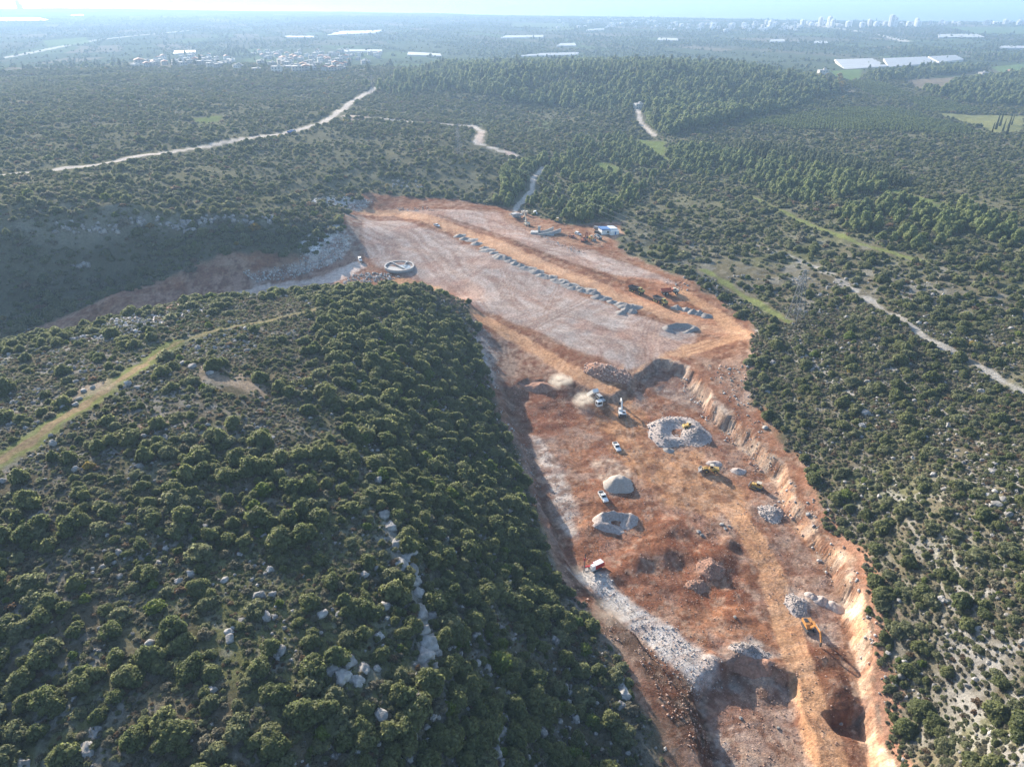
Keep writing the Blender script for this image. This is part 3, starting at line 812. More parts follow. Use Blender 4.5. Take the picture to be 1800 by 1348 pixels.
def crown_mesh(name, mat, lumps, nleaf, leaf, seed, up=0.25, core=0.8):
    """lumps: (x, y, z, rx, ry, rz); many small leaf clumps spread over and just inside the lumps, round solid cores"""
    g = np.random.default_rng(seed)
    L = np.array(lumps, float)
    wgt = (L[:, 3] * L[:, 4] + L[:, 5] * L[:, 3]); wgt /= wgt.sum()
    which = g.choice(len(L), nleaf, p=wgt)
    d = g.normal(size=(nleaf, 3)); d[:, 2] += up
    d /= np.linalg.norm(d, axis=1, keepdims=True)
    rad = g.uniform(0.80, 1.10, nleaf) * (1 + 0.10 * np.sin(d[:, 0] * 9 + which) * np.cos(d[:, 1] * 8 + 2 * which))
    P = L[which, :3] + d * L[which, 3:6] * rad[:, None]
    nrm = d + g.normal(size=(nleaf, 3)) * 0.55
    nrm /= np.linalg.norm(nrm, axis=1, keepdims=True)
    t = np.cross(nrm, g.normal(size=(nleaf, 3))); t /= np.linalg.norm(t, axis=1, keepdims=True)
    bt = np.cross(nrm, t)
    s = leaf * g.uniform(0.55, 1.45, nleaf)[:, None]
    asp = g.uniform(0.55, 1.0, nleaf)[:, None]
    q = np.stack([P - t * s, P - bt * s * asp + nrm * s * 0.2, P + t * s, P + bt * s * asp + nrm * s * 0.2], 1).reshape(-1, 3)
    q[:, 2] = np.maximum(q[:, 2], -0.03)
    Fq = np.arange(nleaf * 4).reshape(-1, 4)
    VV = [q]; FF = [Fq]; n = len(q)
    if core:  # solid cores added to stop light passing through the crown
        for l in L:
            b = BV * (1 + 0.15 * g.normal(size=(len(BV), 1))) * l[3:6] * core + l[:3]
            b[:, 2] = np.maximum(b[:, 2], -0.02)
            VV.append(b); FF.append(BF + n); n += len(b)
    return mesh_np(name, np.concatenate(VV), np.concatenate(FF), mat)

def dome(seed, n=7, flat=0.75, spread=0.27):
    """a rounded shrub of diameter about 1 standing on z = 0"""
    g = np.random.default_rng(seed)
    out = [(0, 0, 0.26 * flat, 0.30, 0.30, 0.34 * flat)]
    for i in range(n):
        a = g.uniform(0, 6.283); r = 0.20 * math.sqrt(g.uniform(0, 1)); q = g.uniform(0.09, 0.15)
        out.append((r * math.cos(a), r * math.sin(a), flat * (0.52 + g.uniform(-0.06, 0.10)) - r * 0.45, q, q, q * 0.95))
    for i in range(n):
        a = 2 * math.pi * (i + g.uniform(-0.3, 0.3)) / n
        r = spread * g.uniform(0.6, 1.2); q = g.uniform(0.13, 0.22)
        out.append((r * math.cos(a), r * math.sin(a), g.uniform(0.14, 0.40) * flat, q, q, q * flat * 1.05))
    return out

def tall(seed, h=1.5, n=9, top=0.35, w=0.36):
    """a taller tree crown of diameter about 1 and height h, on a short bare stem"""
    g = np.random.default_rng(seed)
    out = []
    for i in range(n):
        f = (i + 0.5) / n
        z = h * (0.24 + 0.70 * f)
        ww = w * (1 - (1 - top) * f ** 1.5) * (0.6 + 0.4 * math.sin(math.pi * min(1, f * 1.3 + 0.2)))
        a = i * 2.4 + g.uniform(-0.5, 0.5)
        q = g.uniform(0.16, 0.24) * (1.2 - 0.45 * f)
        out.append((ww * 0.7 * math.cos(a), ww * 0.7 * math.sin(a), z, q, q, q * 1.15))
    return out

CROWN = {}
for k in range(4):
    CROWN['oak%d' % k] = crown_mesh('oak_crown', M_OAK, dome(20 + k, 7 + k % 3, 0.85), 1500, 0.046, 20 + k)
for k in range(2):
    CROWN['lent%d' % k] = crown_mesh('lentisk_foliage', M_LENT, dome(40 + k, 8, 0.62, 0.3), 1100, 0.05, 40 + k)
CROWN['bright0'] = crown_mesh('carob_foliage', M_BRIGHT, dome(50, 7, 0.8), 1000, 0.040, 50)
for k in range(2):
    CROWN['sage%d' % k] = crown_mesh('sage_foliage', M_GREY, dome(60 + k, 6, 0.6), 300, 0.075, 60 + k)
CROWN['thorn0'] = crown_mesh('thorn_foliage', M_DRYB, dome(65, 6, 0.55), 260, 0.075, 65)
CROWN['lows0'] = crown_mesh('low_lentisk_foliage', M_LENT, dome(66, 6, 0.55), 300, 0.075, 66)
for k in range(3):
    CROWN['pine%d' % k] = crown_mesh('pine_crown', M_PINE, tall(70 + k, 1.15, 10, 0.6, 0.42), 900, 0.05, 70 + k, 0.4)
CROWN['dpine0'] = crown_mesh('dark_pine_crown', M_DPINE, tall(75, 1.45, 9, 0.4, 0.36), 700, 0.05, 75, 0.4)
CROWN['cyp0'] = crown_mesh('cypress_crown', M_CYP, [(0, 0, 0.3 + 0.42 * i, 0.34 * (1 - 0.1 * i), 0.34 * (1 - 0.1 * i), 0.42) for i in range(8)], 700, 0.09, 80, 0.3)
CROWN['orch0'] = crown_mesh('orchard_crown', M_ORCH, dome(90, 6, 0.95), 260, 0.085, 90)
CROWN['gold0'] = crown_mesh('yellowing_foliage', M_GOLD, dome(95, 6, 0.8), 400, 0.07, 95)

def stem_mesh(name, r, h, limbs=3, seed=0):
    g = np.random.default_rng(seed)
    V = []; Fc = []
    def tube(p0, p1, r0, r1, k=6):
        b = len(V)
        ax = Vector(p1) - Vector(p0); q = ax.to_track_quat('Z', 'Y')
        for p, rr in ((p0, r0), (p1, r1)):
            for j in range(k):
                a = 2 * math.pi * j / k
                V.append(tuple(Vector(p) + q @ Vector((rr * math.cos(a), rr * math.sin(a), 0))))
        for j in range(k):
            Fc.append((b + j, b + (j + 1) % k, b + k + (j + 1) % k, b + k + j))
    tube((0, 0, -0.06), (0.01, 0.01, h * 0.55), r, r * 0.7)
    for i in range(limbs):
        a = 2 * math.pi * i / limbs + g.uniform(0, 1)
        tube((0.01, 0.01, h * 0.5), (0.22 * math.cos(a), 0.22 * math.sin(a), h), r * 0.6, r * 0.25)
    return mesh_np(name, V, Fc, M_BARK)
STEM_LOW = stem_mesh('trunk', 0.035, 0.35, 4, 1)
STEM_TALL = stem_mesh('trunk', 0.032, 0.75, 4, 2)
STEM_CYP = stem_mesh('trunk', 0.06, 0.9, 2, 3)

M_ROCK = simple_mat('limestone', (0.265, 0.256, 0.243), 0.92, 0.38, 3.0, bump=0.9, spec=0.1, rnd=0.25)
M_WROCK = simple_mat('fresh_limestone', (0.43, 0.405, 0.385), 0.92, 0.25, 3.0, bump=0.6, spec=0.2, rnd=0.2)
M_GROCK = simple_mat('grey_broken_rock', (0.30, 0.272, 0.258), 0.95, 0.3, 3.0, bump=0.6, spec=0.1, rnd=0.2)
M_RROCK = simple_mat('reddish_rock', (0.40, 0.275, 0.215), 0.95, 0.3, 3.0, bump=0.6, spec=0.15, rnd=0.3)
def ico(sub):
    import bmesh
    bm = bmesh.new(); bmesh.ops.create_icosphere(bm, subdivisions=sub, radius=1)
    V = np.array([v.co[:] for v in bm.verts]); Fc = np.array([[v.index for v in f.verts] for f in bm.faces]); bm.free()
    return V, Fc
IV2, IF2 = ico(2); IV3, IF3 = ico(3); IV1, IF1 = ico(1)
def rock_verts(Vi, seed, sx=1, sy=1, sz=0.7, cuts=9, jit=0.05):
    g = np.random.default_rng(seed)
    V = Vi.copy()
    for c in range(cuts):               # plane cuts give the flat, broken faces of limestone
        n = g.normal(size=3); n /= np.linalg.norm(n); d = g.uniform(0.55, 0.86)
        over = np.maximum(V @ n - d, 0)
        V = V - over[:, None] * n
    V = V * (1 + jit * g.normal(size=(len(V), 1)))
    return V * np.array([sx, sy, sz]) * 0.5
ROCKS = [mesh_np('boulder', rock_verts(IV3, 200 + k, 1, 0.72 + 0.08 * k, 0.62 + 0.05 * (k % 3), 11, 0.022), IF3, M_ROCK) for k in range(5)]
IV4, IF4 = ico(4)
def ledge_verts(seed):
    g = np.random.default_rng(seed)
    V = rock_verts(IV4, seed, 2, 2, 2, 16, 0.0)
    a = fbm(V[:, 0] * 1.0 + seed, V[:, 1] + V[:, 2] * 0.7, 0.45, 3, seed); b = fbm(V[:, 1] * 1.0 - seed, V[:, 2] * 1.6, 0.30, 3, seed + 5)
    crack = np.abs(fbm(V[:, 0] + 0.5 * V[:, 2], V[:, 1] + seed, 0.38, 2, seed + 9))
    V = V * (1 + 0.10 * np.floor(a * 3) / 3 + 0.07 * b - 0.12 * sstep(0.14, 0.0, crack))[:, None]
    V[:, 2] += 0.10 * np.floor(V[:, 2] * 4 + a) / 4
    return V * np.array([1, 0.85, 0.72]) * 0.5
LEDGES = [mesh_np('outcrop', ledge_verts(260 + k), IF4, M_ROCK) for k in range(5)]
STONES = [mesh_np('stone', rock_verts(IV1, 220 + k, 1, 0.8, 0.6, 5), IF1, M_ROCK) for k in range(2)]
WSTONES = [mesh_np('stone', rock_verts(IV1, 230 + k, 1, 0.8, 0.7, 5), IF1, M_WROCK) for k in range(2)]
RSTONES = [mesh_np('stone', rock_verts(IV1, 240 + k, 1, 0.8, 0.7, 5), IF1, M_RROCK) for k in range(2)]

# ------------------------------------------------------------------ scattering: one mass per kind
def proto_object(name, me):
    o = bpy.data.objects.new(name, me)      # stays out of the scene: only a shape for the masses below
    return o
PROTO = {}
def proto(key):
    if key not in PROTO:
        me = CROWN.get(key) or {'rock0': LEDGES[0], 'rock1': LEDGES[1], 'rock2': LEDGES[3], 'st0': STONES[0], 'st1': STONES[1], 'w0': WSTONES[0], 'w1': WSTONES[1], 'r0': RSTONES[0], 'r1': RSTONES[1]}[key]
        PROTO[key] = proto_object(key + '_shape', me)
    return PROTO[key]

def mass(name, label, P, scale, kinds, which, seed=0, tilt=0.0, parent=None, flat=None):
    """ONE object: instances of a few shapes on points P (N,3)"""
    n = len(P)
    g = np.random.default_rng(seed)
    me = bpy.data.meshes.new(name)
    me.vertices.add(n); me.vertices.foreach_set('co', np.asarray(P, np.float32).ravel())
    def attr(nm, typ, arr, prop='value'):
        a = me.attributes.new(nm, typ, 'POINT'); a.data.foreach_set(prop, np.ascontiguousarray(arr).ravel())
    sc = np.asarray(scale, np.float32)
    s3 = np.stack([sc * g.uniform(0.85, 1.18, n), sc * g.uniform(0.85, 1.18, n), sc * g.uniform(0.8, 1.2, n)], 1).astype(np.float32)
    attr('size', 'FLOAT_VECTOR', s3, 'vector')
    rot = np.stack([g.normal(0, tilt, n), g.normal(0, tilt, n), g.uniform(0, 6.283, n)], 1).astype(np.float32)
    attr('turn', 'FLOAT_VECTOR', rot, 'vector')
    attr('which', 'INT', np.asarray(which, np.int32))
    ng = bpy.data.node_groups.new(name + '_spread', 'GeometryNodeTree')
    ng.interface.new_socket('Geometry', in_out='INPUT', socket_type='NodeSocketGeometry')
    ng.interface.new_socket('Geometry', in_out='OUTPUT', socket_type='NodeSocketGeometry')
    gi = ng.nodes.new('NodeGroupInput'); go = ng.nodes.new('NodeGroupOutput')
    jn = ng.nodes.new('GeometryNodeJoinGeometry')
    def named(nm, typ):
        a = ng.nodes.new('GeometryNodeInputNamedAttribute'); a.data_type = typ
        a.inputs['Name'].default_value = nm
        return a.outputs['Attribute']
    a_s = named('size', 'FLOAT_VECTOR'); a_r = named('turn', 'FLOAT_VECTOR'); a_w = named('which', 'INT')
    for k, key in enumerate(kinds):
        oi = ng.nodes.new('GeometryNodeObjectInfo'); oi.inputs['Object'].default_value = proto(key)
        oi.inputs['As Instance'].default_value = True
        cmp_ = ng.nodes.new('FunctionNodeCompare'); cmp_.data_type = 'INT'; cmp_.operation = 'EQUAL'
        ng.links.new(a_w, cmp_.inputs[2]); cmp_.inputs[3].default_value = k
        ip = ng.nodes.new('GeometryNodeInstanceOnPoints')
        ng.links.new(gi.outputs[0], ip.inputs['Points'])
        ng.links.new(cmp_.outputs[0], ip.inputs['Selection'])
        ng.links.new(oi.outputs['Geometry'], ip.inputs['Instance'])
        ng.links.new(a_s, ip.inputs['Scale'])
        er = ng.nodes.new('FunctionNodeEulerToRotation')
        ng.links.new(a_r, er.inputs[0]); ng.links.new(er.outputs[0], ip.inputs['Rotation'])
        ng.links.new(ip.outputs[0], jn.inputs[0])
    ng.links.new(jn.outputs[0], go.inputs[0])
    o = link(bpy.data.objects.new(name, me), parent)
    md = o.modifiers.new('spread', 'NODES'); md.node_group = ng
    tag(o, label, None, None, 'stuff')
    return o

def jitter_grid(x0, x1, y0, y1, step, seed):
    g = np.random.default_rng(seed)
    xs = np.arange(x0, x1, step); ys = np.arange(y0, y1, step)
    a, b = np.meshgrid(xs, ys)
    a = a + g.uniform(-0.5, 0.5, a.shape) * step * 0.95
    b = b + g.uniform(-0.5, 0.5, b.shape) * step * 0.95
    return a.ravel(), b.ravel()

def in_wedge(x, y, pad=14.0, rmin=50):
    r = np.hypot(x, y); th = np.abs(np.arctan2(x, y))
    # the corner rays of the frame spread to about 51 degrees close by and 34 degrees far away
    lim = R(39) + R(17) * np.exp(-(r - 60) / 150.0)
    return (th < lim + pad / np.maximum(r, 1)) & (r > rmin)

# places kept clear of scrub
CLEARS = []
def clear_mask(x, y):
    ok = sdf_poly(DIST, x, y, 20) + 1.5 * fbm(x, y, 7, 2, 501) > 0.3
    ok &= (sdf_poly(PIT, x, y, 20) > 5.0 + 1.5 * fbm(x, y, 7, 2, 502))
    for pts, hw in CLEARS:
        ok &= dist_line(pts, x, y, 30) > hw
    for P in CLEAR_POLYS:
        ok &= sdf_poly(P, x, y, 10) + 1.8 * fbm(x, y, 6, 2, 503) > 0.2
    return ok
CLEARS.append((gpoly(HILLTRACK), 3.0)); CLEARS.append((gpoly(UPTRACK), 1.5))
for pts, hw in ROADS: CLEARS.append((gpoly(pts), hw + 3.2))
for pts in ([(1240,475),(1300,515),(1350,545),(1385,565)], [(1320,345),(1400,385),(1500,425),(1570,445),(1620,458)]):
    CLEARS.append((gpoly(pts), 2.2))
CLEARS.append((gpoly([(672,905),(690,940),(706,975),(728,1005),(735,1045),(748,1085),(752,1130),(745,1185)]), 0.5))
CLEARS.append((gpoly([(1500,512),(1530,530),(1620,590),(1700,630),(1800,690)]), 1.6))
YARD = [(885,366),(960,388),(1000,396),(1085,392),(1100,412),(1075,440),(1030,445),(1000,435),(930,410),(880,388)]
CLEAR_POLYS = [gpoly(YARD), poly_z([(988,1000),(1040,1052),(1110,1112),(1180,1180),(1222,1228),(1260,1310),(1290,1400),(1240,1380),(1165,1240),(1105,1160),(1045,1090)], 5.5)] + [gpoly(p) for p, c in FIELDS] + [gpoly(p) for p in ([(1045,285),(1075,285),(1095,300),(1080,310)], [(1120,245),(1170,250),(1175,285),(1140,270)], [(1060,340),(1090,345),(1080,360)], [(1560,332),(1600,340),(1660,365),(1640,365),(1570,345)], [(335,208),(385,206),(388,215),(340,216)], [(320,645),(380,650),(455,684),(430,688),(340,660)], [(120,690),(185,670),(195,680),(130,700)])]

FLANKP = FLANK
CREST = poly_z([(-100,640),(0,612),(110,598),(220,565),(330,527),(470,514),(560,508),(600,560),(560,700),(480,790),(300,800),(100,800),(-100,850)], 39)
SHADY = gpoly([(0,600),(90,600),(200,520),(400,482),(600,440),(600,385),(480,400),(320,410),(200,412),(0,440)])

def keepers(x, y, z):
    px, py, f = project(x, y, z)
    return (px > -260) & (px < 2060) & (py > -20) & (py < 1560)

# --- shrubs of the open hills
pts = []; siz = []; kin = []
SHK = ['oak0', 'oak1', 'oak2', 'oak3', 'lent0', 'lent1', 'bright0', 'gold0', 'sage0', 'thorn0']
def add(x, y, s, k):
    z = hz(x, y) - 0.05 * s
    pts.append(np.stack([x, y, z], 1)); siz.append(s); kin.append(k)

def species(x, y, g, p):
    p = np.array(p, float); p /= p.sum()
    return g.choice(len(p), len(x), p=p)

# near ground, out to 360 m: every shrub at its real spacing
x, y = jitter_grid(-330, 330, 30, 380, 2.25, 601)
ok = in_wedge(x, y) & (np.hypot(x, y) < 372)
x, y = x[ok], y[ok]
ok = clear_mask(x, y); x, y = x[ok], y[ok]
g = np.random.default_rng(602)
sf = sdf_poly(FLANKP, x, y, 20); fl = sf < 0
cr = sdf_poly(CREST, x, y, 20) < 0
sh = sdf_poly(SHADY, x, y, 20) < 0
rt = x > np.interp(y, [60, 160, 300, 420], [50, 66, 95, 110])
den = np.where(fl, 0.80, np.where(cr, 0.62, np.where(rt, 1.15, np.where(sh, 1.2, 0.62))))
patch = fbm(x, y, 16, 3, 603)
den = den * np.clip(1.0 + 0.9 * patch * np.where(fl, 0.45, 1.0), 0.12, 1.6)
m = g.uniform(0, 1, len(x)) < den
x, y, fl, cr, rt, sh = x[m], y[m], fl[m], cr[m], rt[m], sh[m]
med = np.where(fl, 3.1, np.where(cr, 1.55, np.where(rt, 1.75, np.where(sh, 3.4, 2.3))))
s = med * np.exp(g.normal(0, 0.48, len(x)))
big = (g.uniform(0, 1, len(x)) < np.where(fl, 0.16, np.where(cr, 0.02, np.where(rt, 0.035, 0.10))))
s = np.where(big, g.uniform(4.2, 6.8, len(x)), s)
s = np.clip(s, 0.9, 7.2)
k = np.where(fl, species(x, y, g, [5, 5, 5, 5, 3, 2, 1.6, 0.1, 0.8, 0.3]), np.where(rt, species(x, y, g, [2.2, 2.2, 2.2, 2.2, 6, 6, 0.6, 0.12, 3.5, 1.0]), species(x, y, g, [3, 3, 3, 3, 4, 4, 0.8, 0.12, 3.0, 1.0])))
k = np.where((s > 4.0) & (k > 7), 0, k)
k = np.where((s > 4.0) & (k == 7), 1, k)
add(x, y, s, k)
# sparse tall oaks of the near slope, in clumps
for cx_, cy_ in [(270,1165),(330,1180),(225,1190),(300,1120),(90,1240),(245,1310),(300,1300),(480,1220),(560,1250),(480,1310),(640,1300),(60,930),(360,1040),(620,1080),(1620,1255),(1640,1280),(1600,1290),(610,800),(700,800),(760,860),(640,690)]:
    px_ = cx_ + g.uniform(-14, 14, 4); py_ = cy_ + g.uniform(-10, 10, 4)
    xx, yy, zz = ground(px_, py_)
    okc = clear_mask(xx, yy)
    add(xx[okc], yy[okc], g.uniform(3.4, 5.6, okc.sum()), g.integers(0, 4, okc.sum()))
# middle distance, 360 to 1250 m
x, y = jitter_grid(-980, 980, 250, 1300, 3.5, 611)
x2_, y2_ = jitter_grid(-1300, 1300, 800, 1800, 6.0, 613)
m = (np.hypot(x2_, y2_) >= 1240); x = np.concatenate([x, x2_[m]]); y = np.concatenate([y, y2_[m]])
r = np.hypot(x, y); ok = in_wedge(x, y) & (r >= 372) & (r < 1780)
x, y, r = x[ok], y[ok], r[ok]
ok = clear_mask(x, y); x, y, r = x[ok], y[ok], r[ok]
sh = sdf_poly(SHADY, x, y, 20) < 0
den = np.where(sh, 1.3, 0.70) * np.clip(1 + 0.75 * fbm(x, y, 38, 3, 612), 0.25, 1.5) * (1 - 0.25 * sstep(800, 1250, r))
m = g.uniform(0, 1, len(x)) < den
x, y, r, sh = x[m], y[m], r[m], sh[m]
s = np.clip(np.where(sh, 3.9, 2.9) * np.exp(g.normal(0, 0.45, len(x))) * (1 + 0.3 * sstep(700, 1200, r) + 0.5 * sstep(1200, 1500, r)), 1.2, 8)
k = species(x, y, g, [2.5, 2.5, 2.5, 2.5, 5, 5, 0.8, 0.08, 2.5, 0.6])
add(x, y, s, k)
SHP = np.concatenate(pts); SHS = np.concatenate(siz); SHKI = np.concatenate(kin)
m = keepers(SHP[:, 0], SHP[:, 1], SHP[:, 2])
SHP, SHS, SHKI = SHP[m], SHS[m], SHKI[m]

# the shrubs that show largest stand as individuals, the rest as one mass
def biggest(P, S, n, height_f=0.5):
    px, py, f = project(P[:, 0], P[:, 1], P[:, 2] + S * height_f)
    inside = (px > -10) & (px < 1810) & (py > 0) & (py < 1360)
    key = np.where(inside, S / f, 0)
    order = np.argsort(-key)[:n]
    sel = np.zeros(len(S), bool); sel[order] = True
    return sel, px, py
sel, SPX, SPY = biggest(SHP, SHS, 300)
mass('maquis_shrubs', 'dense evergreen maquis shrubs covering the limestone hills', SHP[~sel], SHS[~sel], SHK, SHKI[~sel], 1)
INDIV = (SHP[sel], SHS[sel], SHKI[sel], SPX[sel], SPY[sel])

# --- low grey scrub and tufts between the shrubs
x, y = jitter_grid(-320, 320, 30, 360, 1.15, 621)
ok = in_wedge(x, y) & (np.hypot(x, y) < 350); x, y = x[ok], y[ok]
ok = clear_mask(x, y) & (g.uniform(0, 1, len(x)) < np.where(x > 55, 1.0, 0.85) * np.clip(1 - 0.7 * fbm(x, y, 12, 3, 622), 0.35, 1.3))
x, y = x[ok], y[ok]
rt = x > np.interp(y, [60, 160, 300, 420], [50, 66, 95, 110])
s = np.clip(np.where(rt, 1.15, 1.0) * np.exp(g.normal(0, 0.35, len(x))), 0.4, 2.2)
k = species(x, y, g, [4, 4, 1.5, 6.5])
LP = np.stack([x, y, hz(x, y) - 0.04], 1); m = keepers(*LP.T)
mass('low_scrub', 'low grey green scrub and dry thorn between the shrubs', LP[m], s[m], ['sage0', 'sage1', 'thorn0', 'lows0'], k[m], 2)

# --- loose limestone on the hills
x, y = jitter_grid(-320, 320, 30, 400, 1.7, 631)
ok = in_wedge(x, y) & (np.hypot(x, y) < 390); x, y = x[ok], y[ok]
cl = fbm(x, y, 14, 3, 632) + 0.4 * fbm(x, y, 60, 2, 633)
ok = clear_mask(x, y) & (g.uniform(0, 1, len(x)) < 0.75 * sstep(-0.2, 0.6, cl) + 0.05)
x, y = x[ok], y[ok]
s = np.clip(0.85 * np.exp(g.normal(0, 0.5, len(x))), 0.25, 3.2)
k = g.integers(0, 5, len(x)); k = np.where((s < 1.0) & (k < 3), 3 + k % 2, k)
LP = np.stack([x, y, hz(x, y) + 0.08 * s], 1); m = keepers(*LP.T)
mass('loose_stones', 'pale loose limestone lying between the shrubs', LP[m], s[m], ['rock0', 'rock1', 'rock2', 'st0', 'st1'], k[m], 3, 0.25)

# --- pines
PINE = [([(1170,262),(1260,262),(1400,288),(1520,312),(1585,335),(1490,348),(1445,362),(1360,345),(1250,315),(1180,300)], 5.2, 0.8),
        ([(1465,378),(1560,350),(1620,355),(1700,400),(1640,445),(1560,432),(1480,402)], 5.6, 0.72),
        ([(1620,352),(1700,362),(1800,402),(1830,440),(1730,425),(1650,380)], 6.5, 0.6),
        ([(860,360),(890,330),(950,285),(1020,240),(1100,240),(1150,260),(1170,300),(1130,350),(1085,392),(1000,392),(930,360)], 6.0, 0.42),
        ([(1000,330),(1060,335),(1080,380),(1010,390)], 4.6, 0.85), ([(880,300),(960,270),(970,310),(930,345),(880,350)], 5.0, 0.7), ([(880,345),(935,345),(940,368),(885,366)], 4.8, 0.9)]
pp = []; ss = []; kk = []
for i, (poly, step, d) in enumerate(PINE):
    P = gpoly(poly); lo = P.min(0); hi = P.max(0)
    x, y = jitter_grid(lo[0], hi[0], lo[1], hi[1], step, 640 + i)
    ok = (sdf_poly(P, x, y, 10) < 0) & (g.uniform(0, 1, len(x)) < d * np.clip(1 + 0.8 * fbm(x, y, 40, 2, 650), 0.2, 1.4))
    ok &= clear_mask(x, y)
    x, y = x[ok], y[ok]
    pp.append(np.stack([x, y, hz(x, y) - 0.1], 1)); ss.append(np.clip(5.6 * np.exp(g.normal(0, 0.22, len(x))), 3, 9)); kk.append(g.integers(0, 3, len(x)))
DARKROW = gpoly([(1290,256),(1400,268),(1500,286),(1590,312),(1600,332),(1540,325),(1420,295),(1300,268)])
x, y = jitter_grid(DARKROW[:, 0].min(), DARKROW[:, 0].max(), DARKROW[:, 1].min(), DARKROW[:, 1].max(), 4.2, 661)
ok = sdf_poly(DARKROW, x, y, 10) < 0; x, y = x[ok], y[ok]
pp.append(np.stack([x, y, hz(x, y) - 0.1], 1)); ss.append(np.clip(4.6 * np.exp(g.normal(0, 0.15, len(x))), 3, 7)); kk.append(np.full(len(x), 3))
WOODS = [([(690,140),(800,114),(1000,110),(1200,114),(1440,142),(1478,164),(1400,190),(1300,208),(1160,236),(1125,205),(1000,192),(850,168)], 8.0, 0.85), ([(1130,205),(1300,200),(1290,214),(1180,240),(1150,236)], 6.5, 0.9),
         ([(1640,162),(1700,142),(1800,132),(1900,132),(1900,186),(1800,188),(1690,182)], 8.0, 0.85), ([(1515,137),(1620,122),(1740,116),(1700,130),(1620,134),(1540,150)], 8, 0.7), ([(1600,150),(1640,155),(1690,180),(1670,185)], 7, 0.6),
         ([(620,150),(760,130),(800,150),(740,180)], 11, 0.4), ([(1560,88),(1600,86),(1680,92),(1590,98)], 12, 0.7), ([(1700,100),(1800,98),(1800,108),(1720,108)], 12, 0.7)]
for i, (poly, step, d) in enumerate(WOODS):
    P = gpoly(poly); lo = P.min(0); hi = P.max(0)
    x, y = jitter_grid(lo[0], hi[0], lo[1], hi[1], step, 670 + i)
    ok = (sdf_poly(P, x, y, 10) < 0) & (g.uniform(0, 1, len(x)) < d * np.clip(1.05 + 0.8 * fbm(x, y, 90, 3, 678), 0.25, 1.2)) & clear_mask(x, y)
    x, y = x[ok], y[ok]
    pp.append(np.stack([x, y, hz(x, y) - 0.1], 1)); ss.append(np.clip(8.0 * np.exp(g.normal(0, 0.28, len(x)) + 0.3 * fbm(x, y, 70, 2, 679)), 4.5, 13)); kk.append(g.choice(4, len(x), p=[0.30, 0.31, 0.30, 0.09]))
PP = np.concatenate(pp); PS = np.concatenate(ss); PK = np.concatenate(kk)
gx_, gy_, gz_2 = ground(g.uniform(1405, 1482, 46), g.uniform(134, 166, 46))
pp.append(np.stack([gx_, gy_, hz(gx_, gy_)], 1)); ss.append(g.uniform(8, 12, 46)); kk.append(np.full(46, 4))
PP = np.concatenate(pp); PS = np.concatenate(ss); PK = np.concatenate(kk)
PNK = ['pine0', 'pine1', 'pine2', 'dpine0', 'gold0']
psel, PPX, PPY = biggest(PP, PS, 300, 0.7)
mass('pine_wood', 'pine woods on the wadi slopes and the rounded hill', PP[~psel], PS[~psel], PNK, PK[~psel], 4)
PIND = (PP[psel], PS[psel], PK[psel], PPX[psel], PPY[psel])

# --- orchards in rows
op = []
for i, (pts_, st) in enumerate([([(1290,214),(1480,190),(1560,188),(1620,198),(1740,236),(1600,234),(1400,230)], 5.6), ([(1585,172),(1640,170),(1740,196),(1630,197)], 5.6), ([(1485,145),(1530,140),(1610,168),(1540,172)], 6.0), ([(1330,200),(1420,180),(1470,182),(1400,200)], 6)]):
    P = gpoly(pts_); lo = P.min(0) - 20; hi = P.max(0) + 20
    ca, sa = math.cos(0.5), math.sin(0.5)
    u = np.arange(-700, 700, st); a, b = np.meshgrid(u, u * 0.8)
    c0 = P.mean(0)
    x = (c0[0] + a * ca - b * sa + g.normal(0, 0.4, a.shape)).ravel(); y = (c0[1] + a * sa + b * ca + g.normal(0, 0.4, a.shape)).ravel()
    ok = (sdf_poly(P, x, y, 10) < -2) & (g.uniform(0, 1, len(x)) < 0.95)
    for pts2, hw in CLEARS: ok &= dist_line(pts2, x, y, 20) > hw
    op.append(np.stack([x[ok], y[ok], hz(x[ok], y[ok])], 1))
OP = np.concatenate(op)
mass('orchard_trees', 'rows of round orchard trees beyond the right hand scrub', OP, np.clip(g.normal(4.2, 0.4, len(OP)), 3, 5.5), ['orch0'], np.zeros(len(OP), int), 5)

# --- trees of the far plain: hedgerows, groves
x, y = jitter_grid(-3600, 3600, 1150, 6500, 19, 681)
ok = in_wedge(x, y, 60) & (np.hypot(x, y) > 1650); x, y = x[ok], y[ok]
ok = (y < coast_y(x) - 120); x, y = x[ok], y[ok]
u_ = (x * math.cos(ang) + y * math.sin(ang)) / 240; v_ = (-x * math.sin(ang) + y * math.cos(ang)) / 330
hed = np.minimum(np.minimum(u_ % 1, 1 - u_ % 1) * 240, np.minimum(v_ % 1, 1 - v_ % 1) * 330) < 14
grove = fbm(x, y, 420, 3, 682) > 0.26
ok = (g.uniform(0, 1, len(x)) < np.where(hed, 0.75, np.where(grove, 0.7, 0.05)))
for P in CLEAR_POLYS: ok &= sdf_poly(P, x, y, 20) > 4
ok &= sdf_poly(gpoly([(225,108),(330,94),(470,86),(610,86),(690,92),(680,112),(600,130),(520,134),(430,126),(300,122),(230,124)]), x, y, 20) > 0
x, y = x[ok], y[ok]
mass('plain_trees', 'hedgerow trees and groves scattered over the hazy plain', np.stack([x, y, hz(x, y) - 0.2], 1), np.clip(7.5 * np.exp(g.normal(0, 0.3, len(x))), 4, 14), ['oak0', 'oak2', 'orch0', 'dpine0'], g.choice(4, len(x), p=[0.35, 0.35, 0.25, 0.05]), 6)
print('shrubs', len(SHP), 'pines', len(PP), 'orchard', len(OP), 'plain', len(x))
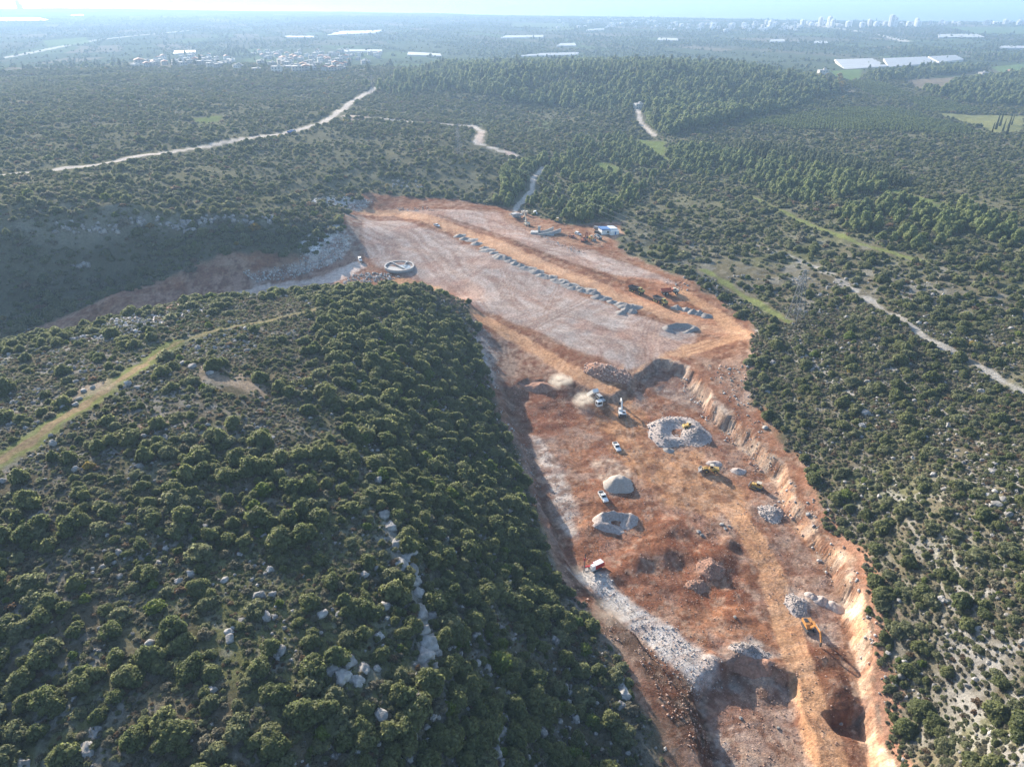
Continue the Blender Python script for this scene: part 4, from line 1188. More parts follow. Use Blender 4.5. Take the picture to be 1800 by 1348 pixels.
# ------------------------------------------------------------------ shrubs, oaks, pines that stand as individuals
ONES = 'first second third fourth fifth sixth seventh eighth ninth tenth eleventh twelfth thirteenth fourteenth fifteenth sixteenth seventeenth eighteenth nineteenth'.split()
TENS = ['twenty', 'thirty', 'forty', 'fifty', 'sixty']
ORD = ONES + [w for t in TENS for w in [t[:-1] + 'ieth'] + [t + '-' + o for o in ONES[:9]]]
NAMED = []       # (thing, place across the picture): those that would share a label are told apart by their order
def tell_apart():
    by = {}
    for o, px in NAMED: by.setdefault(o['label'], []).append((px, o))
    for lab, rows in by.items():
        if len(rows) < 2: continue
        for i, (px, o) in enumerate(sorted(rows, key=lambda r: r[0])):
            o['label'] = ('leftmost ' if i == 0 else 'rightmost ' if i == len(rows) - 1 else ORD[min(i, len(ORD) - 1)] + '-from-left ') + lab

def spot_words(px, py):
    """where on the site a plant stands, in words one can check on the photograph"""
    if px > 1250:
        if py > 1180: return 'right of the dark pit hole'
        if py > 1000: return 'on the slope above the orange wall'
        if py > 820: return 'on the stony slope behind the rim'
        if py > 620: return 'on the rocky hillside beside the cut'
        return 'on the hillside near the green strip'
    if px > 1000: return 'at the slope foot below the brown spoil'
    if px > 760:
        if py > 1150: return 'on the lower flank near the spoil'
        if py > 880: return 'on the flank right of the ledge'
        if py > 680: return 'on the dark flank above the pit edge'
        return 'atop the flank facing the gravel pad'
    if px > 600:
        if py > 1200: return 'at the foot of the tall pale ledge'
        if py > 880: return 'beside the tall pale limestone ledge'
        if py > 640: return 'on the shoulder above the pale ledge'
        return 'by the path along the hilltop'
    if px > 330:
        if py > 1200: return 'at the lower edge right of the oaks'
        if py > 1000: return 'near the row of four boulders'
        if py > 800: return 'in the middle of the near hill'
        return 'on the hilltop by the single block'
    if py > 1200: return 'in the hill corner at bottom left'
    if py > 1000: return 'low on the near hill'
    if py > 820: return 'just below the grassy track'
    return 'beside the grassy track'

INFO = {0: ('oak', 'dark green'), 1: ('oak', 'deep olive'), 2: ('oak', 'dark olive'), 3: ('oak', 'dull green'), 4: ('lentisk', 'olive green'), 5: ('lentisk', 'pale olive'), 6: ('carob', 'bright green'), 7: ('shrub', 'yellowing'), 8: ('sage', 'grey green'), 9: ('thorn', 'brown')}
def size_word(s):
    return 'very large' if s > 6.2 else 'large' if s > 5.0 else 'medium' if s > 3.8 else 'small'
P_, S_, K_, X_, Y_ = INDIV
gi_ = np.random.default_rng(701)
stem_mats = {}
for p, s, k, px, py in zip(P_, S_, K_, X_, Y_):
    kind, colour = INFO[int(k)]
    where = spot_words(px, py)
    me = CROWN[SHK[int(k)]]
    lab = '%s %s %s %s' % (size_word(s), colour, {'oak': 'evergreen oak', 'lentisk': 'rounded shrub', 'carob': 'carob bush', 'shrub': 'shrub', 'sage': 'scrub bush', 'thorn': 'thorn bush'}[kind], where)
    lab = ' '.join(lab.split()[:16])
    loc = (float(p[0]), float(p[1]), float(p[2]))
    rz = gi_.uniform(0, 6.28)
    sc = (s * gi_.uniform(0.9, 1.12), s * gi_.uniform(0.9, 1.12), s * gi_.uniform(0.85, 1.15))
    name = {'oak': 'evergreen_oak', 'lentisk': 'evergreen_shrub', 'carob': 'carob_bush', 'shrub': 'yellowing_shrub', 'sage': 'sage_bush', 'thorn': 'thorn_bush'}[kind]
    root = empty(name, loc, (0, 0, rz)); root.scale = sc
    tag(root, lab, 'oak tree' if kind == 'oak' else 'shrub', 'evergreen oaks and shrubs on the hillsides')
    NAMED.append((root, px))
    link(bpy.data.objects.new('crown', me), root)
    link(bpy.data.objects.new('trunk', STEM_LOW), root)

def pine_words(px, py):
    if px < 1160:
        if py > 330: return 'pine beside the works camp'
        return 'pine in the wadi'
    if px > 1600: return 'pine of the open right grove'
    if py > 365: return 'pine of the lower grove'
    if px > 1440: return 'pine near the grove clearing'
    if px > 1300: return 'pine of the long plateau grove'
    return 'pine at the long grove start'
P_, S_, K_, X_, Y_ = PIND
for p, s, k, px, py in zip(P_, S_, K_, X_, Y_):
    root = empty('pine_tree', (float(p[0]), float(p[1]), float(p[2])), (0, 0, gi_.uniform(0, 6.28)))
    root.scale = (s, s, s * gi_.uniform(0.85, 1.2))
    cell = ('front' if py > np.interp(px, [1100, 1300, 1500, 1800], [360, 320, 350, 400]) else 'back') + ' edge' if px < 1620 else 'front' if py > 385 else 'back'
    hor = int((px - 850) // 45) if px < 1160 else int((px - 1160) // 48)
    w = 'tall' if s > 7 else 'medium' if s > 5 else 'small'
    w += ' dark' if k == 3 else ''
    tag(root, w + ' ' + pine_words(px, py) + ', ' + ORD[max(0, hor)] + ' clump from its left, ' + cell.split()[0] + ' row', 'pine tree', 'pines of the wadi and the right hand grove')
    NAMED.append((root, px))
    link(bpy.data.objects.new('crown', CROWN[PNK[int(k)]]), root)
    link(bpy.data.objects.new('trunk', STEM_TALL), root)

# cypresses
CYPS = [(1742,238,15,'tall dark cypress, leftmost of the group by the tan field'), (1750,228,17,'tall leaning cypress in the group by the tan field'), (1757,222,17,None), (1762,232,14,None), (1768,240,18,'broad dark cypress at the front of the field group'), (1772,226,16,None), (1778,220,14,'slender cypress, rightmost of the group by the tan field'), (1736,246,10,'short cypress at the foot of the field group')]
for px in (1318,1322,1334,1342,1350,1356,1362,1368,1376,1384): CYPS.append((px, 231, 9, None))
for px in (1432,1440,1448,1456,1462,1500,1536,1542,1550,1560,1572,1578,1584,1600,1612,1622,1668,1676,1684,1698,1706): CYPS.append((px, 231 + max(0, (px - 1560)) * 0.06, 9.5, None))
for px, py, h, lab in CYPS:
    x, y, z = g1(px, py)
    root = empty('cypress_tree', (x, y, z - 0.2), (0, 0, gi_.uniform(0, 6)))
    hh = h * gi_.uniform(0.85, 1.15)
    root.scale = (hh / 4.2, hh / 4.2, hh / 3.6)
    if lab is None:
        lab = 'dark cypress inside the clump beside the tan field' if px > 1730 else 'dark narrow cypress in the row between orchard and scrub'
    tag(root, lab, 'cypress', 'cypresses by the field' if px > 1730 else 'row of cypresses along the orchard')
    NAMED.append((root, px))
    link(bpy.data.objects.new('crown', CROWN['cyp0']), root)
    link(bpy.data.objects.new('trunk', STEM_CYP), root)

# ------------------------------------------------------------------ boulders and rock ledges
def boulder(px, py, s, label, k=0, name='boulder', grp='limestone boulders on the hills', sink=0.12, sz=None, mat=None):
    x, y, z = g1(px, py)
    o = bpy.data.objects.new(name, ROCKS[k % 5] if name == 'boulder' else LEDGES[k % 5])
    o.location = (x, y, hz(x, y) + s * (0.22 - sink)); o.rotation_euler = (gi_.normal(0, 0.15), gi_.normal(0, 0.15), gi_.uniform(0, 6.28))
    s = s * (1.2 if name != 'boulder' else 1.0)
    o.scale = (sz[0] * 1.08, sz[1] * 1.08, sz[2] * 1.0) if sz else (s, s, s * gi_.uniform(0.8, 1.1))
    link(o)
    tag(o, label, 'rock' if name == 'boulder' else 'rock ledge', grp)
    NAMED.append((o, px))
    return o
LEDGE = [(672,905,5.0),(688,925,5.5),(700,958,6.0),(716,975,5.5),(706,990,5.0),(728,1002,6.2),(722,1022,4.5),(733,1042,5.0),(748,1040,3.5),(738,1075,5.5),(752,1082,5.0),(745,1108,4.8),(752,1130,6.0),(742,1150,5.2),(760,1150,4.0),(748,1172,5.5),(738,1195,4.2),(765,1195,3.0),(728,1225,4.5),(745,1235,3.6),(728,1262,3.4),(712,1270,2.8),(722,1290,3.0),(715,1310,3.0),(726,1330,3.4)]
for i, (px, py, s) in enumerate(LEDGE):
    tier = 'upper' if py < 1000 else 'middle' if py < 1140 else 'lower'
    px += gi_.uniform(-7, 7); s *= gi_.uniform(0.6, 1.1)
    boulder(px, py, s, 'massive pale limestone outcrop in the %s part of the tall ledge' % tier, i, 'limestone_outcrop', 'outcrops of the tall limestone ledge', 0.30, (s, s * 1.25, s * 0.95))
OUT2 = [(585,1178,4),(603,1190,4.5),(612,1165,3.6),(628,1200,3.2),(640,1175,3),(560,1205,3),(1088,1200,3.4),(1100,1218,4.6),(1095,1240,3.2),(878,1290,3.8),(885,1262,3),(870,1320,3.2),(905,1010,3.4),(888,1025,3),(640,695,3.4),(648,720,3.4),(632,672,3),(620,640,2.6),(655,745,3),(590,610,2.4),(560,528,3),(575,522,2.6),(590,520,2.2),(20,1210,3.4),(8,1240,3),(35,1195,2.6),(12,1330,4),(35,1345,3.4),(170,1290,3),(150,1320,3.4),(370,1215,2.4),(640,1010,2.6),(665,1120,2.6),(600,1080,2.4)]
for i, (px, py, s) in enumerate(OUT2):
    if px > 1050: w = 'pale limestone outcrop at the slope foot under the brown spoil'
    elif px > 850: w = 'pale limestone outcrop showing between oaks on the steep flank'
    elif py < 560: w = 'pale limestone outcrop by the hilltop path'
    elif py < 760: w = 'bluish limestone outcrop on the hill shoulder'
    elif px < 200: w = 'pale limestone outcrop in the lower left corner'
    else: w = 'pale limestone outcrop left of the tall ledge'
    boulder(px, py, s, w, i, 'limestone_outcrop', 'limestone outcrops of the near hill', 0.28)
BLD = [(670,1257,3.6,'single long pale boulder left of the tall ledge foot'), (425,1092,2.0,'top boulder of the row of four near the oak clump'), (414,1102,2.3,'second boulder from the top in the row of four'), (403,1112,2.2,'third boulder from the top in the row of four'), (404,1124,2.4,'lowest boulder of the row of four by the oaks'),
       (422,975,2.2,'round grey boulder in the middle of the near hill'), (362,925,2.0,'pale boulder among grey scrub above the oak clump'), (315,1022,2.0,'flat pale boulder left of the row of four'), (395,1020,2.0,'grey boulder under a shrub above the row of four'), (463,942,1.8,'small grey boulder right of the hill middle'),
       (370,657,2.9,'square pale block standing on the hilltop'), (338,647,3.6,'large pale boulder left of the square block'), (322,640,2.4,'smaller pale boulder at the left of the hilltop pile'), (304,628,2.0,'grey boulder at the end of the grassy track'),
       (147,688,2.4,'upper boulder of the pale pile left of the track'), (140,702,2.4,'middle boulder of the pale pile left of the track'), (133,712,2.6,'lowest boulder of the pale pile left of the track'), (163,682,2.0,'right boulder of the pale pile left of the track'), (147,668,1.8,'lone pale boulder above the pile left of the track'),
       (243,682,2.4,'pale boulder right of the grassy track'), (252,627,1.9,'rightmost boulder of the row above the track'), (240,632,1.8,'second boulder of the row above the track'), (228,635,1.6,'third boulder of the row above the track'), (214,638,1.7,'leftmost boulder of the row above the track'),
       (440,790,2.0,'pale boulder on the bare patch of the hilltop'), (545,735,1.8,'pale boulder right of the bare patch'), (480,770,1.8,'small pale boulder below the bare patch'),
       (1522,728,3.8,'big grey boulder on the right hillside'), (1345,752,2.6,'grey boulder at the pit rim on the right'), (1350,690,2.6,'grey rock by the upper right rim'), (1735,872,3.4,'left rock of the pale pair on the right slope'), (1752,888,3.6,'right rock of the pale pair on the right slope'), (1775,905,3.0,'lower pale rock on the far right slope'),
       (1598,745,2.6,'pale rock between shrubs on the right slope'), (1640,835,2.2,'flat pale rock in the middle of the right slope'), (1660,860,2.4,'broad pale rock below the flat one'), (1700,1205,2.0,'white rock beside the big right oak'), (1632,1240,2.0,'white rock left of the big right oak'), (1715,1195,2.0,'grey rock above the big right oak'), (1598,1128,1.7,'small white rock on the right slope by the rim'), (1790,690,2.8,'pale rock at the right edge of the slope'),
       (1420,905,2.0,'boulder lying on the pit rim')]
for i, (px, py, s, lab) in enumerate(BLD):
    o = boulder(px, py, s, lab, i)
    if 'square' in lab: o.scale = (s, s, s * 1.25); o.rotation_euler = (0, 0, 0.5)
# bench rocks and blocks on the pit floor
for i, (px, py, s, lab) in enumerate([(1268,922,1.9,'pale boulder, upper of the cluster by the pit road'), (1275,930,1.5,'pale boulder, lower of the cluster by the pit road'), (1228,935,1.7,'left boulder of the pair west of the pit road'), (1234,941,1.4,'right boulder of the pair west of the pit road'), (1282,925,1.2,'small boulder right of the cluster by the pit road'), (1292,1085,1.3,'grey block at the pit road edge'), (1368,1280,1.2,'white block lying on the lower bench'), (1302,1262,1.1,'grey block on the lower bench'), (1478,1272,1.0,'white block at the lip of the dark hole')]):
    boulder(px, py, s, lab, i, 'boulder', 'blocks on the pit floor', 0.1)

# ------------------------------------------------------------------ heaps
M_GRAVEL = simple_mat('dark_gravel', (0.255, 0.236, 0.22), 0.95, 0.22, 2.0, bump=0.5, spec=0.15)
M_SAND = simple_mat('pale_crushed_stone', (0.37, 0.33, 0.29), 0.95, 0.16, 2.0, bump=0.35, spec=0.15)
M_SPOIL = simple_mat('red_spoil', (0.30, 0.175, 0.125), 0.95, 0.3, 1.2, bump=0.8, spec=0.1)
M_GSPOIL = simple_mat('grey_spoil', (0.36, 0.31, 0.285), 0.95, 0.3, 1.2, bump=0.8, spec=0.1)
def mound_mesh(name, cx, cy, rx, ry, rz, h, mat, seed, n=22, rings=9, ring=0.0, gap=None, sharp=1.25, rough=0.12, flat=0.0):
    """a heap on the built land; ring > 0 leaves a hollow in its middle"""
    V = []; Fc = []
    zb = float(hz(cx, cy))
    for i in range(rings + 1):
        f = i / rings
        for j in range(n):
            a = 2 * math.pi * j / n
            wob = 1 + 0.22 * float(fbm(math.cos(a) * 1.5 + seed, math.sin(a) * 1.5, 1.0, 2, seed))
            lx = math.cos(a) * rx * f * wob; ly = math.sin(a) * ry * f * wob
            x = cx + lx * math.cos(rz) - ly * math.sin(rz); y = cy + lx * math.sin(rz) + ly * math.cos(rz)
            if ring:
                e = max(0.0, 1 - abs(f - ring) / (1 - ring)) ** 1.1
                if gap is not None:
                    da = (a - gap[0] + math.pi) % (2 * math.pi) - math.pi
                    e *= 1 - math.exp(-(da / gap[1]) ** 2)
            else:
                e = (1 - f) ** sharp if not flat else min(1.0, (1 - f) / (1 - flat)) ** sharp
            z = float(hz(x, y)) + h * e * (1 + 1.6 * rough * float(fbm(x, y, max(1.2, rx * 0.4), 3, seed + 3))) - (0.25 if i == rings else 0.02)
            V.append((x - cx, y - cy, z - zb))
    for i in range(rings):
        for j in range(n):
            a = i * n + j; b = i * n + (j + 1) % n
            Fc.append((a, b, b + n, a + n))
    return mesh_np(name, V, Fc, mat, True), (cx, cy, zb)

def stones_mesh(name, n, spread, smin, smax, mat, seed):
    """many small broken stones in one mesh; spread(u) gives a point on the heap"""
    g = np.random.default_rng(seed)
    shapes = [rock_verts(IV1, 250 + k, 1, 0.8, 0.75, 5) for k in range(4)]
    VV = []; FF = []; b = 0
    for i in range(n):
        p = spread(g)
        s = smin * (smax / smin) ** (g.uniform(0, 1) ** 1.8)
        e = Euler((g.uniform(0, 6), g.uniform(0, 6), g.uniform(0, 6))).to_matrix()
        v = shapes[i % 4] @ np.array(e).T * s + np.array(p)
        VV.append(v); FF.append(IF1 + b); b += len(v)
    return mesh_np(name, np.concatenate(VV), np.concatenate(FF), mat)

def heap(name, px, py, rx, ry, h, mat, label, cat, group=None, rz=0.0, stones=0, smin=0.3, smax=1.2, smat=None, seed=0, ring=0.0, gap=None, sharp=1.25, rough=0.12, flat=0.0):
    x, y, z = g1(px, py)
    me, loc = mound_mesh(name, x, y, rx, ry, rz, h, mat, seed + 7, ring=ring, gap=gap, sharp=sharp, rough=rough, flat=flat, n=26 if rx > 4 else 18, rings=10 if rx > 4 else 7)
    o = link(bpy.data.objects.new(name, me)); o.location = loc
    tag(o, label, cat, group)
    if stones:
        V = np.array([v.co[:] for v in me.vertices])
        nf = len(me.polygons); rings_n = 26 if rx > 4 else 18
        def spread(g):
            f = me.polygons[int(g.integers(rings_n * (5 if ring else 1), nf))]
            w = g.dirichlet([1, 1, 1, 1])
            p = sum(V[vi] * w[q] for q, vi in enumerate(f.vertices))
            return p + np.array([0, 0, 0.05])
        st = link(bpy.data.objects.new('stones', stones_mesh('stones', stones, spread, smin, smax, smat or M_ROCK, seed)), o)
        st['kind'] = 'stuff'
    return o

# dump piles along the far road
ROWP = [(808,416),(818,420),(829,424),(839,430),(850,436),(858,440),(866,444),(874,448),(882,452),(890,456),(898,460),(906,463),(914,467),(922,470),(930,474),(938,477),(946,480),(953,483),(960,486),(968,489),(975,492),(984,496),(992,499),(1000,502),(1008,505),(1017,508),(1026,511),(1036,514),(1045,517),(1054,521),(1066,526),(1078,530),(1090,534),(1102,538),(1113,541)]

for i, (px, py) in enumerate(ROWP):
    s = gi_.uniform(0.75, 1.2); hh = gi_.uniform(0.9, 1.75); px += gi_.uniform(-2, 2)
    heap('gravel_pile', px, py + gi_.uniform(-2.0, 2.0), 4.3 * s, 3.6 * s, hh, M_GRAVEL, 'grey gravel pile, %s from the left end of the long row by the road' % ORD[i], 'gravel pile', 'gravel piles dumped in a row along the far road', seed=i, rough=0.2)
for i, (px, py) in enumerate([(1100,545),(1092,550),(1112,548)]):
    heap('gravel_pile', px, py, 3.2, 3.0, 1.4, M_GRAVEL, ['middle', 'left', 'right'][i] + ' one of three low gravel piles below the end of the long row', 'gravel pile', 'low gravel piles below the row', seed=50 + i, rough=0.2)
for i, (px, py, lab) in enumerate([(1190,541,'dark gravel pile beside the yellow hauler'), (1207,545,'second gravel pile right of the haulers'), (1218,549,'third gravel pile right of the haulers'), (1229,551,'fourth gravel pile right of the haulers'), (1241,556,'last gravel pile of the short row right of the haulers')]):
    heap('gravel_pile', px, py, 3.3, 2.9, 1.7, M_GRAVEL, lab, 'gravel pile', 'short row of piles by the haulers', seed=60 + i, rough=0.2)
heap('gravel_pile', 1088, 850, 5.6, 5.0, 3.2, M_SAND, 'large smooth pile of pale crushed stone in the pit middle', 'gravel pile', seed=71, rough=0.05, flat=0.25, sharp=1.0)
heap('gravel_pile', 1083, 918, 7.2, 4.8, 2.6, M_GSPOIL, 'broad crescent of grey spoil below the white pickup', 'spoil heap', seed=72, ring=0.62, gap=(-1.4, 0.8), rough=0.15, rz=0.3)
heap('rubble_ring', 1192, 760, 11.5, 11.5, 1.7, M_GSPOIL, 'ring of grey broken rock around the yellow loader', 'rubble heap', seed=73, ring=0.62, gap=(-1.35, 0.75), stones=700, smin=0.25, smax=1.3, smat=M_GROCK, rough=0.3)
heap('rubble_heap', 1222, 765, 6.0, 5.5, 3.0, M_GSPOIL, 'steep rubble heap at the right of the rock ring', 'rubble heap', seed=74, stones=320, smin=0.3, smax=1.2, smat=M_GROCK, rough=0.2)
heap('rubble_heap', 1357, 902, 4.6, 4.8, 1.6, M_GSPOIL, 'grey rubble heap at the foot of the right cut wall', 'rubble heap', seed=75, stones=260, smin=0.3, smax=1.3, smat=M_GROCK, rough=0.2)
heap('rubble_heap', 1068, 655, 11, 6, 2.6, M_SPOIL, 'reddish rubble spread below the toe of the gravel pad', 'rubble heap', rz=-0.5, seed=76, stones=520, smin=0.4, smax=1.7, smat=M_RROCK, rough=0.25, flat=0.3)
heap('rubble_heap', 1318, 1143, 5.4, 3.0, 1.7, M_GSPOIL, 'long grey white rubble heap left of the pit road', 'rubble heap', rz=-0.2, seed=77, stones=320, smin=0.25, smax=1.0, smat=M_GROCK, rough=0.25)
heap('rubble_heap', 1400, 1060, 3.2, 5.2, 1.2, M_GSPOIL, 'mixed rubble heap right of the pit road', 'rubble heap', rz=0.1, seed=78, stones=300, smin=0.25, smax=0.9, smat=M_GROCK, rough=0.25)
for i, (px, py, r_) in enumerate([(1427,1048,2.2), (1444,1056,2.6), (1466,1066,2.8)]):
    heap('gravel_pile', px, py, r_, r_ * 0.9, 1.6, M_GSPOIL, ['left', 'middle', 'right'][i] + ' one of three dark heaps above the orange excavator', 'spoil heap', 'three heaps by the right cut wall', seed=80 + i, rough=0.2)
heap('spoil_heap', 950, 682, 8.5, 3.4, 2.4, M_SPOIL, 'dark red spoil bank left of the dust cloud', 'spoil heap', rz=-0.1, seed=84, rough=0.3)
heap('spoil_heap', 1255, 815, 3.5, 2.5, 1.0, M_GSPOIL, 'low grey heap behind the long yellow loader', 'spoil heap', seed=85, rough=0.2)
heap('spoil_heap', 1297, 828, 3.0, 2.2, 1.0, M_GSPOIL, 'low grey heap between loader and bulldozer', 'spoil heap', seed=86, rough=0.2)
heap('gravel_pile', 1175, 792, 2.6, 2.0, 1.0, M_GRAVEL, 'small gravel pile below the rock ring', 'gravel pile', seed=87)
heap('gravel_pile', 1195, 580, 9, 5, 1.6, M_GRAVEL, 'low dark gravel bank at the near end of the pad', 'gravel pile', seed=88, ring=0.7, gap=(-1.6, 1.0))
heap('spoil_heap', 1250, 1000, 4.4, 3.6, 1.7, M_SPOIL, 'dark red spoil heap in the middle of the bowl', 'spoil heap', seed=89, stones=160, smin=0.25, smax=0.8, smat=M_RROCK, rough=0.35)
heap('spoil_heap', 1225, 1030, 3.6, 2.6, 1.2, M_SPOIL, 'low dark spoil heap below the red bowl', 'spoil heap', seed=90, stones=80, smin=0.25, smax=0.8, smat=M_RROCK, rough=0.35)
heap('spoil_heap', 1325, 1178, 5.0, 2.8, 2.0, M_SPOIL, 'dark red bank at the lip of the lower bench', 'spoil heap', rz=-0.15, seed=91, rough=0.35)

# ------------------------------------------------------------------ broken rock lying about the works
def rubble(name, label, polys, step, prob, smin, smax, kinds, seed, world_pts=False, patchy=0.0, lift=0.1):
    pp = []; ss = []
    for i, poly in enumerate(polys):
        P = poly if world_pts else gpoly(poly)
        lo = P.min(0); hi = P.max(0)
        x, y = jitter_grid(lo[0], hi[0], lo[1], hi[1], step, seed + i)
        g = np.random.default_rng(seed + 50 + i)
        pr = prob * (np.clip(1 + patchy * fbm(x, y, 9, 3, seed), 0, 2) if patchy else 1)
        ok = (sdf_poly(P, x, y, 10) + 1.5 * fbm(x, y, 5, 2, seed + 1) < 0) & (g.uniform(0, 1, len(x)) < pr)
        x, y = x[ok], y[ok]
        s = smin * (smax / smin) ** (g.uniform(0, 1, len(x)) ** 2.2)
        pp.append(np.stack([x, y, hz(x, y) + lift * s], 1)); ss.append(s)
    P = np.concatenate(pp); S = np.concatenate(ss)
    g = np.random.default_rng(seed + 99)
    return mass(name, label, P, S, kinds, g.integers(0, len(kinds), len(P)), seed, 0.6)
rubble('white_rubble', 'fresh white blasted rock sliding down the left side of the pit', [WHITE], 0.55, 0.6, 0.2, 0.95, ['w0', 'w1'], 801)
rubble('valley_rubble', 'pale rubble fans in the side valley on the left', [[(530,425),(600,395),(618,430),(600,455),(545,478),(530,460)], [(185,560),(260,555),(290,570),(180,600),(140,600)], [(430,478),(520,465),(540,480),(450,495)], [(550,350),(600,346),(655,352),(640,366),(600,372),(560,362)], [(620,485),(660,478),(700,488),(650,498),(600,500)]], 1.15, 0.85, 0.6, 2.4, ['w0', 'w1', 'st0'], 811)
rubble('pit_rubble', 'loose red and grey stones over the pit floor', [PIT], 0.7, 0.34, 0.15, 0.6, ['r0', 'r1', 'r1'], 821, True, 1.6)
rubble('spoil_clods', 'dark brown clods of spoil on the slope left of the white rubble', [[(990,1003),(1040,1052),(1110,1114),(1180,1180),(1216,1228),(1245,1300),(1275,1360),(1215,1330),(1170,1240),(1110,1160),(1050,1100)]], 0.7, 0.6, 0.2, 0.9, ['r0', 'r1'], 831)
rubble('rim_stones', 'broken rock along the pit rim and the hill foot', [[(832,560),(866,590),(880,660),(872,700),(850,650),(836,600)], [(1238,640),(1316,640),(1330,735),(1420,880),(1480,960),(1470,985),(1420,925),(1375,850),(1300,780)], [(1500,1000),(1525,1040),(1548,1120),(1575,1250),(1556,1230),(1535,1130),(1508,1050)], [(870,700),(920,790),(955,880),(940,880),(900,800)]], 1.1, 0.5, 0.3, 1.4, ['r0', 'w0', 'st0'], 841)
rubble('wall_blocks', 'broken blocks on the face of the right cut wall', [[(1200,662),(1245,702),(1340,795),(1380,840),(1395,885),(1440,940),(1490,1000),(1522,1070),(1545,1150),(1570,1260),(1552,1260),(1525,1170),(1500,1085),(1462,1015),(1412,955),(1370,892),(1350,840),(1270,768),(1190,680)]], 0.9, 0.45, 0.3, 1.5, ['r0', 'w0', 'w1'], 851)
rubble('toe_rubble', 'rubble on the upper right flank of the pad and yard edge', [[(1160,488),(1200,498),(1215,512),(1180,506)], [(690,366),(760,364),(770,372),(700,372)], [(930,405),(1000,432),(1040,446),(1010,446),(960,425)]], 1.4, 0.6, 0.5, 1.7, ['w0', 'r0'], 861)

x, y = [], []
gq = np.random.default_rng(871)
for px0, px1, py0, py1, n_ in ((330,480,380,396,46),(95,210,392,412,34),(210,330,385,400,22),(120,160,462,474,10),(300,345,395,410,14),(690,760,318,332,12)):
    a, b, c_ = ground(gq.uniform(px0, px1, n_), gq.uniform(py0, py1, n_)); x.append(a); y.append(b)
x = np.concatenate(x); y = np.concatenate(y); s_ = gq.uniform(1.6, 4.6, len(x))
mass('cliff_rocks', 'pale broken cliff rocks along the shaded slope across the side valley', np.stack([x, y, hz(x, y) + 0.5], 1), s_, ['rock0', 'rock1', 'rock2'], gq.integers(0, 3, len(x)), 872, 0.3)
# ------------------------------------------------------------------ machines
class MB:
    def __init__(self): self.V = []; self.F = []
    def _add(self, vs, fs):
        b = len(self.V); self.V += [tuple(v) for v in vs]; self.F += [tuple(i + b for i in f) for f in fs]
        return self
    def box(self, c, s, rot=(0, 0, 0), top=1.0, topy=None):
        m = Euler(rot).to_matrix(); ty = top if topy is None else topy
        vs = []
        for z in (-1, 1):
            kx, ky = (top, ty) if z > 0 else (1, 1)
            for x, y in ((-1, -1), (1, -1), (1, 1), (-1, 1)):
                vs.append(Vector(c) + m @ Vector((x * s[0] / 2 * kx, y * s[1] / 2 * ky, z * s[2] / 2)))
        return self._add(vs, [(3, 2, 1, 0), (4, 5, 6, 7), (0, 1, 5, 4), (1, 2, 6, 5), (2, 3, 7, 6), (3, 0, 4, 7)])
    def prism(self, prof, y0, y1):
        """side profile (x, z) drawn counter-clockwise, pulled from y0 to y1"""
        n = len(prof)
        vs = [(x, y0, z) for x, z in prof] + [(x, y1, z) for x, z in prof]
        fs = [tuple(range(n)), tuple(range(2 * n - 1, n - 1, -1))]
        fs += [(i, i + n, (i + 1) % n + n, (i + 1) % n) for i in range(n)]
        return self._add(vs, fs)
    def tube(self, p0, p1, r0, r1=None, k=8, cap=True):
        r1 = r0 if r1 is None else r1
        p0 = Vector(p0); p1 = Vector(p1); q = (p1 - p0).to_track_quat('Z', 'Y')
        vs = []
        for p, r in ((p0, r0), (p1, r1)):
            for j in range(k):
                a = 2 * math.pi * j / k
                vs.append(p + q @ Vector((r * math.cos(a), r * math.sin(a), 0)))
        fs = [(j, (j + 1) % k, k + (j + 1) % k, k + j) for j in range(k)]
        if cap: fs += [tuple(range(k - 1, -1, -1)), tuple(range(k, 2 * k))]
        return self._add(vs, fs)
    def beam(self, p0, p1, w, h):
        p0 = Vector(p0); p1 = Vector(p1); d = p1 - p0; L = d.length
        q = d.to_track_quat('X', 'Z')
        vs = []
        for x in (0, L):
            for y, z in ((-1, -1), (1, -1), (1, 1), (-1, 1)):
                vs.append(p0 + q @ Vector((x, y * w / 2, z * h / 2)))
        return self._add(vs, [(0, 1, 2, 3), (7, 6, 5, 4), (0, 4, 5, 1), (1, 5, 6, 2), (2, 6, 7, 3), (3, 7, 4, 0)])
    def build(self, name, mat, parent=None):
        me = bpy.data.meshes.new(name)
        me.from_pydata(self.V, [], self.F)
        me.update()
        import bmesh
        bm = bmesh.new(); bm.from_mesh(me); bmesh.ops.recalc_face_normals(bm, faces=bm.faces); bm.to_mesh(me); bm.free()
        me.materials.append(mat)
        return link(bpy.data.objects.new(name, me), parent)

def paint(name, col, rough=0.45, spec=0.5, var=0.10):
    return simple_mat(name, col, rough, var, 2.2, spec=spec)
WHITE_P = paint('white_paint', (0.72, 0.72, 0.70), 0.35)
YEL_P = paint('yellow_paint', (0.50, 0.33, 0.09), 0.5, var=0.2)
ORG_P = paint('orange_paint', (0.50, 0.23, 0.065), 0.5, var=0.2)
RED_P = paint('red_paint', (0.45, 0.035, 0.03), 0.45)
RUST_P = paint('red_brown_paint', (0.34, 0.11, 0.06), 0.7, var=0.25)
GREEN_P = paint('olive_yellow_paint', (0.33, 0.27, 0.07), 0.55, var=0.25)
GREY_P = paint('grey_paint', (0.32, 0.33, 0.34), 0.6)
DARK_P = paint('dark_steel', (0.055, 0.055, 0.058), 0.6)
STEEL_P = paint('worn_steel', (0.27, 0.26, 0.25), 0.5, var=0.25)
BLUE_P = paint('blue_sheet', (0.06, 0.16, 0.38), 0.5)
PALE_P = paint('dusty_beige_paint', (0.48, 0.43, 0.34), 0.6, var=0.2)
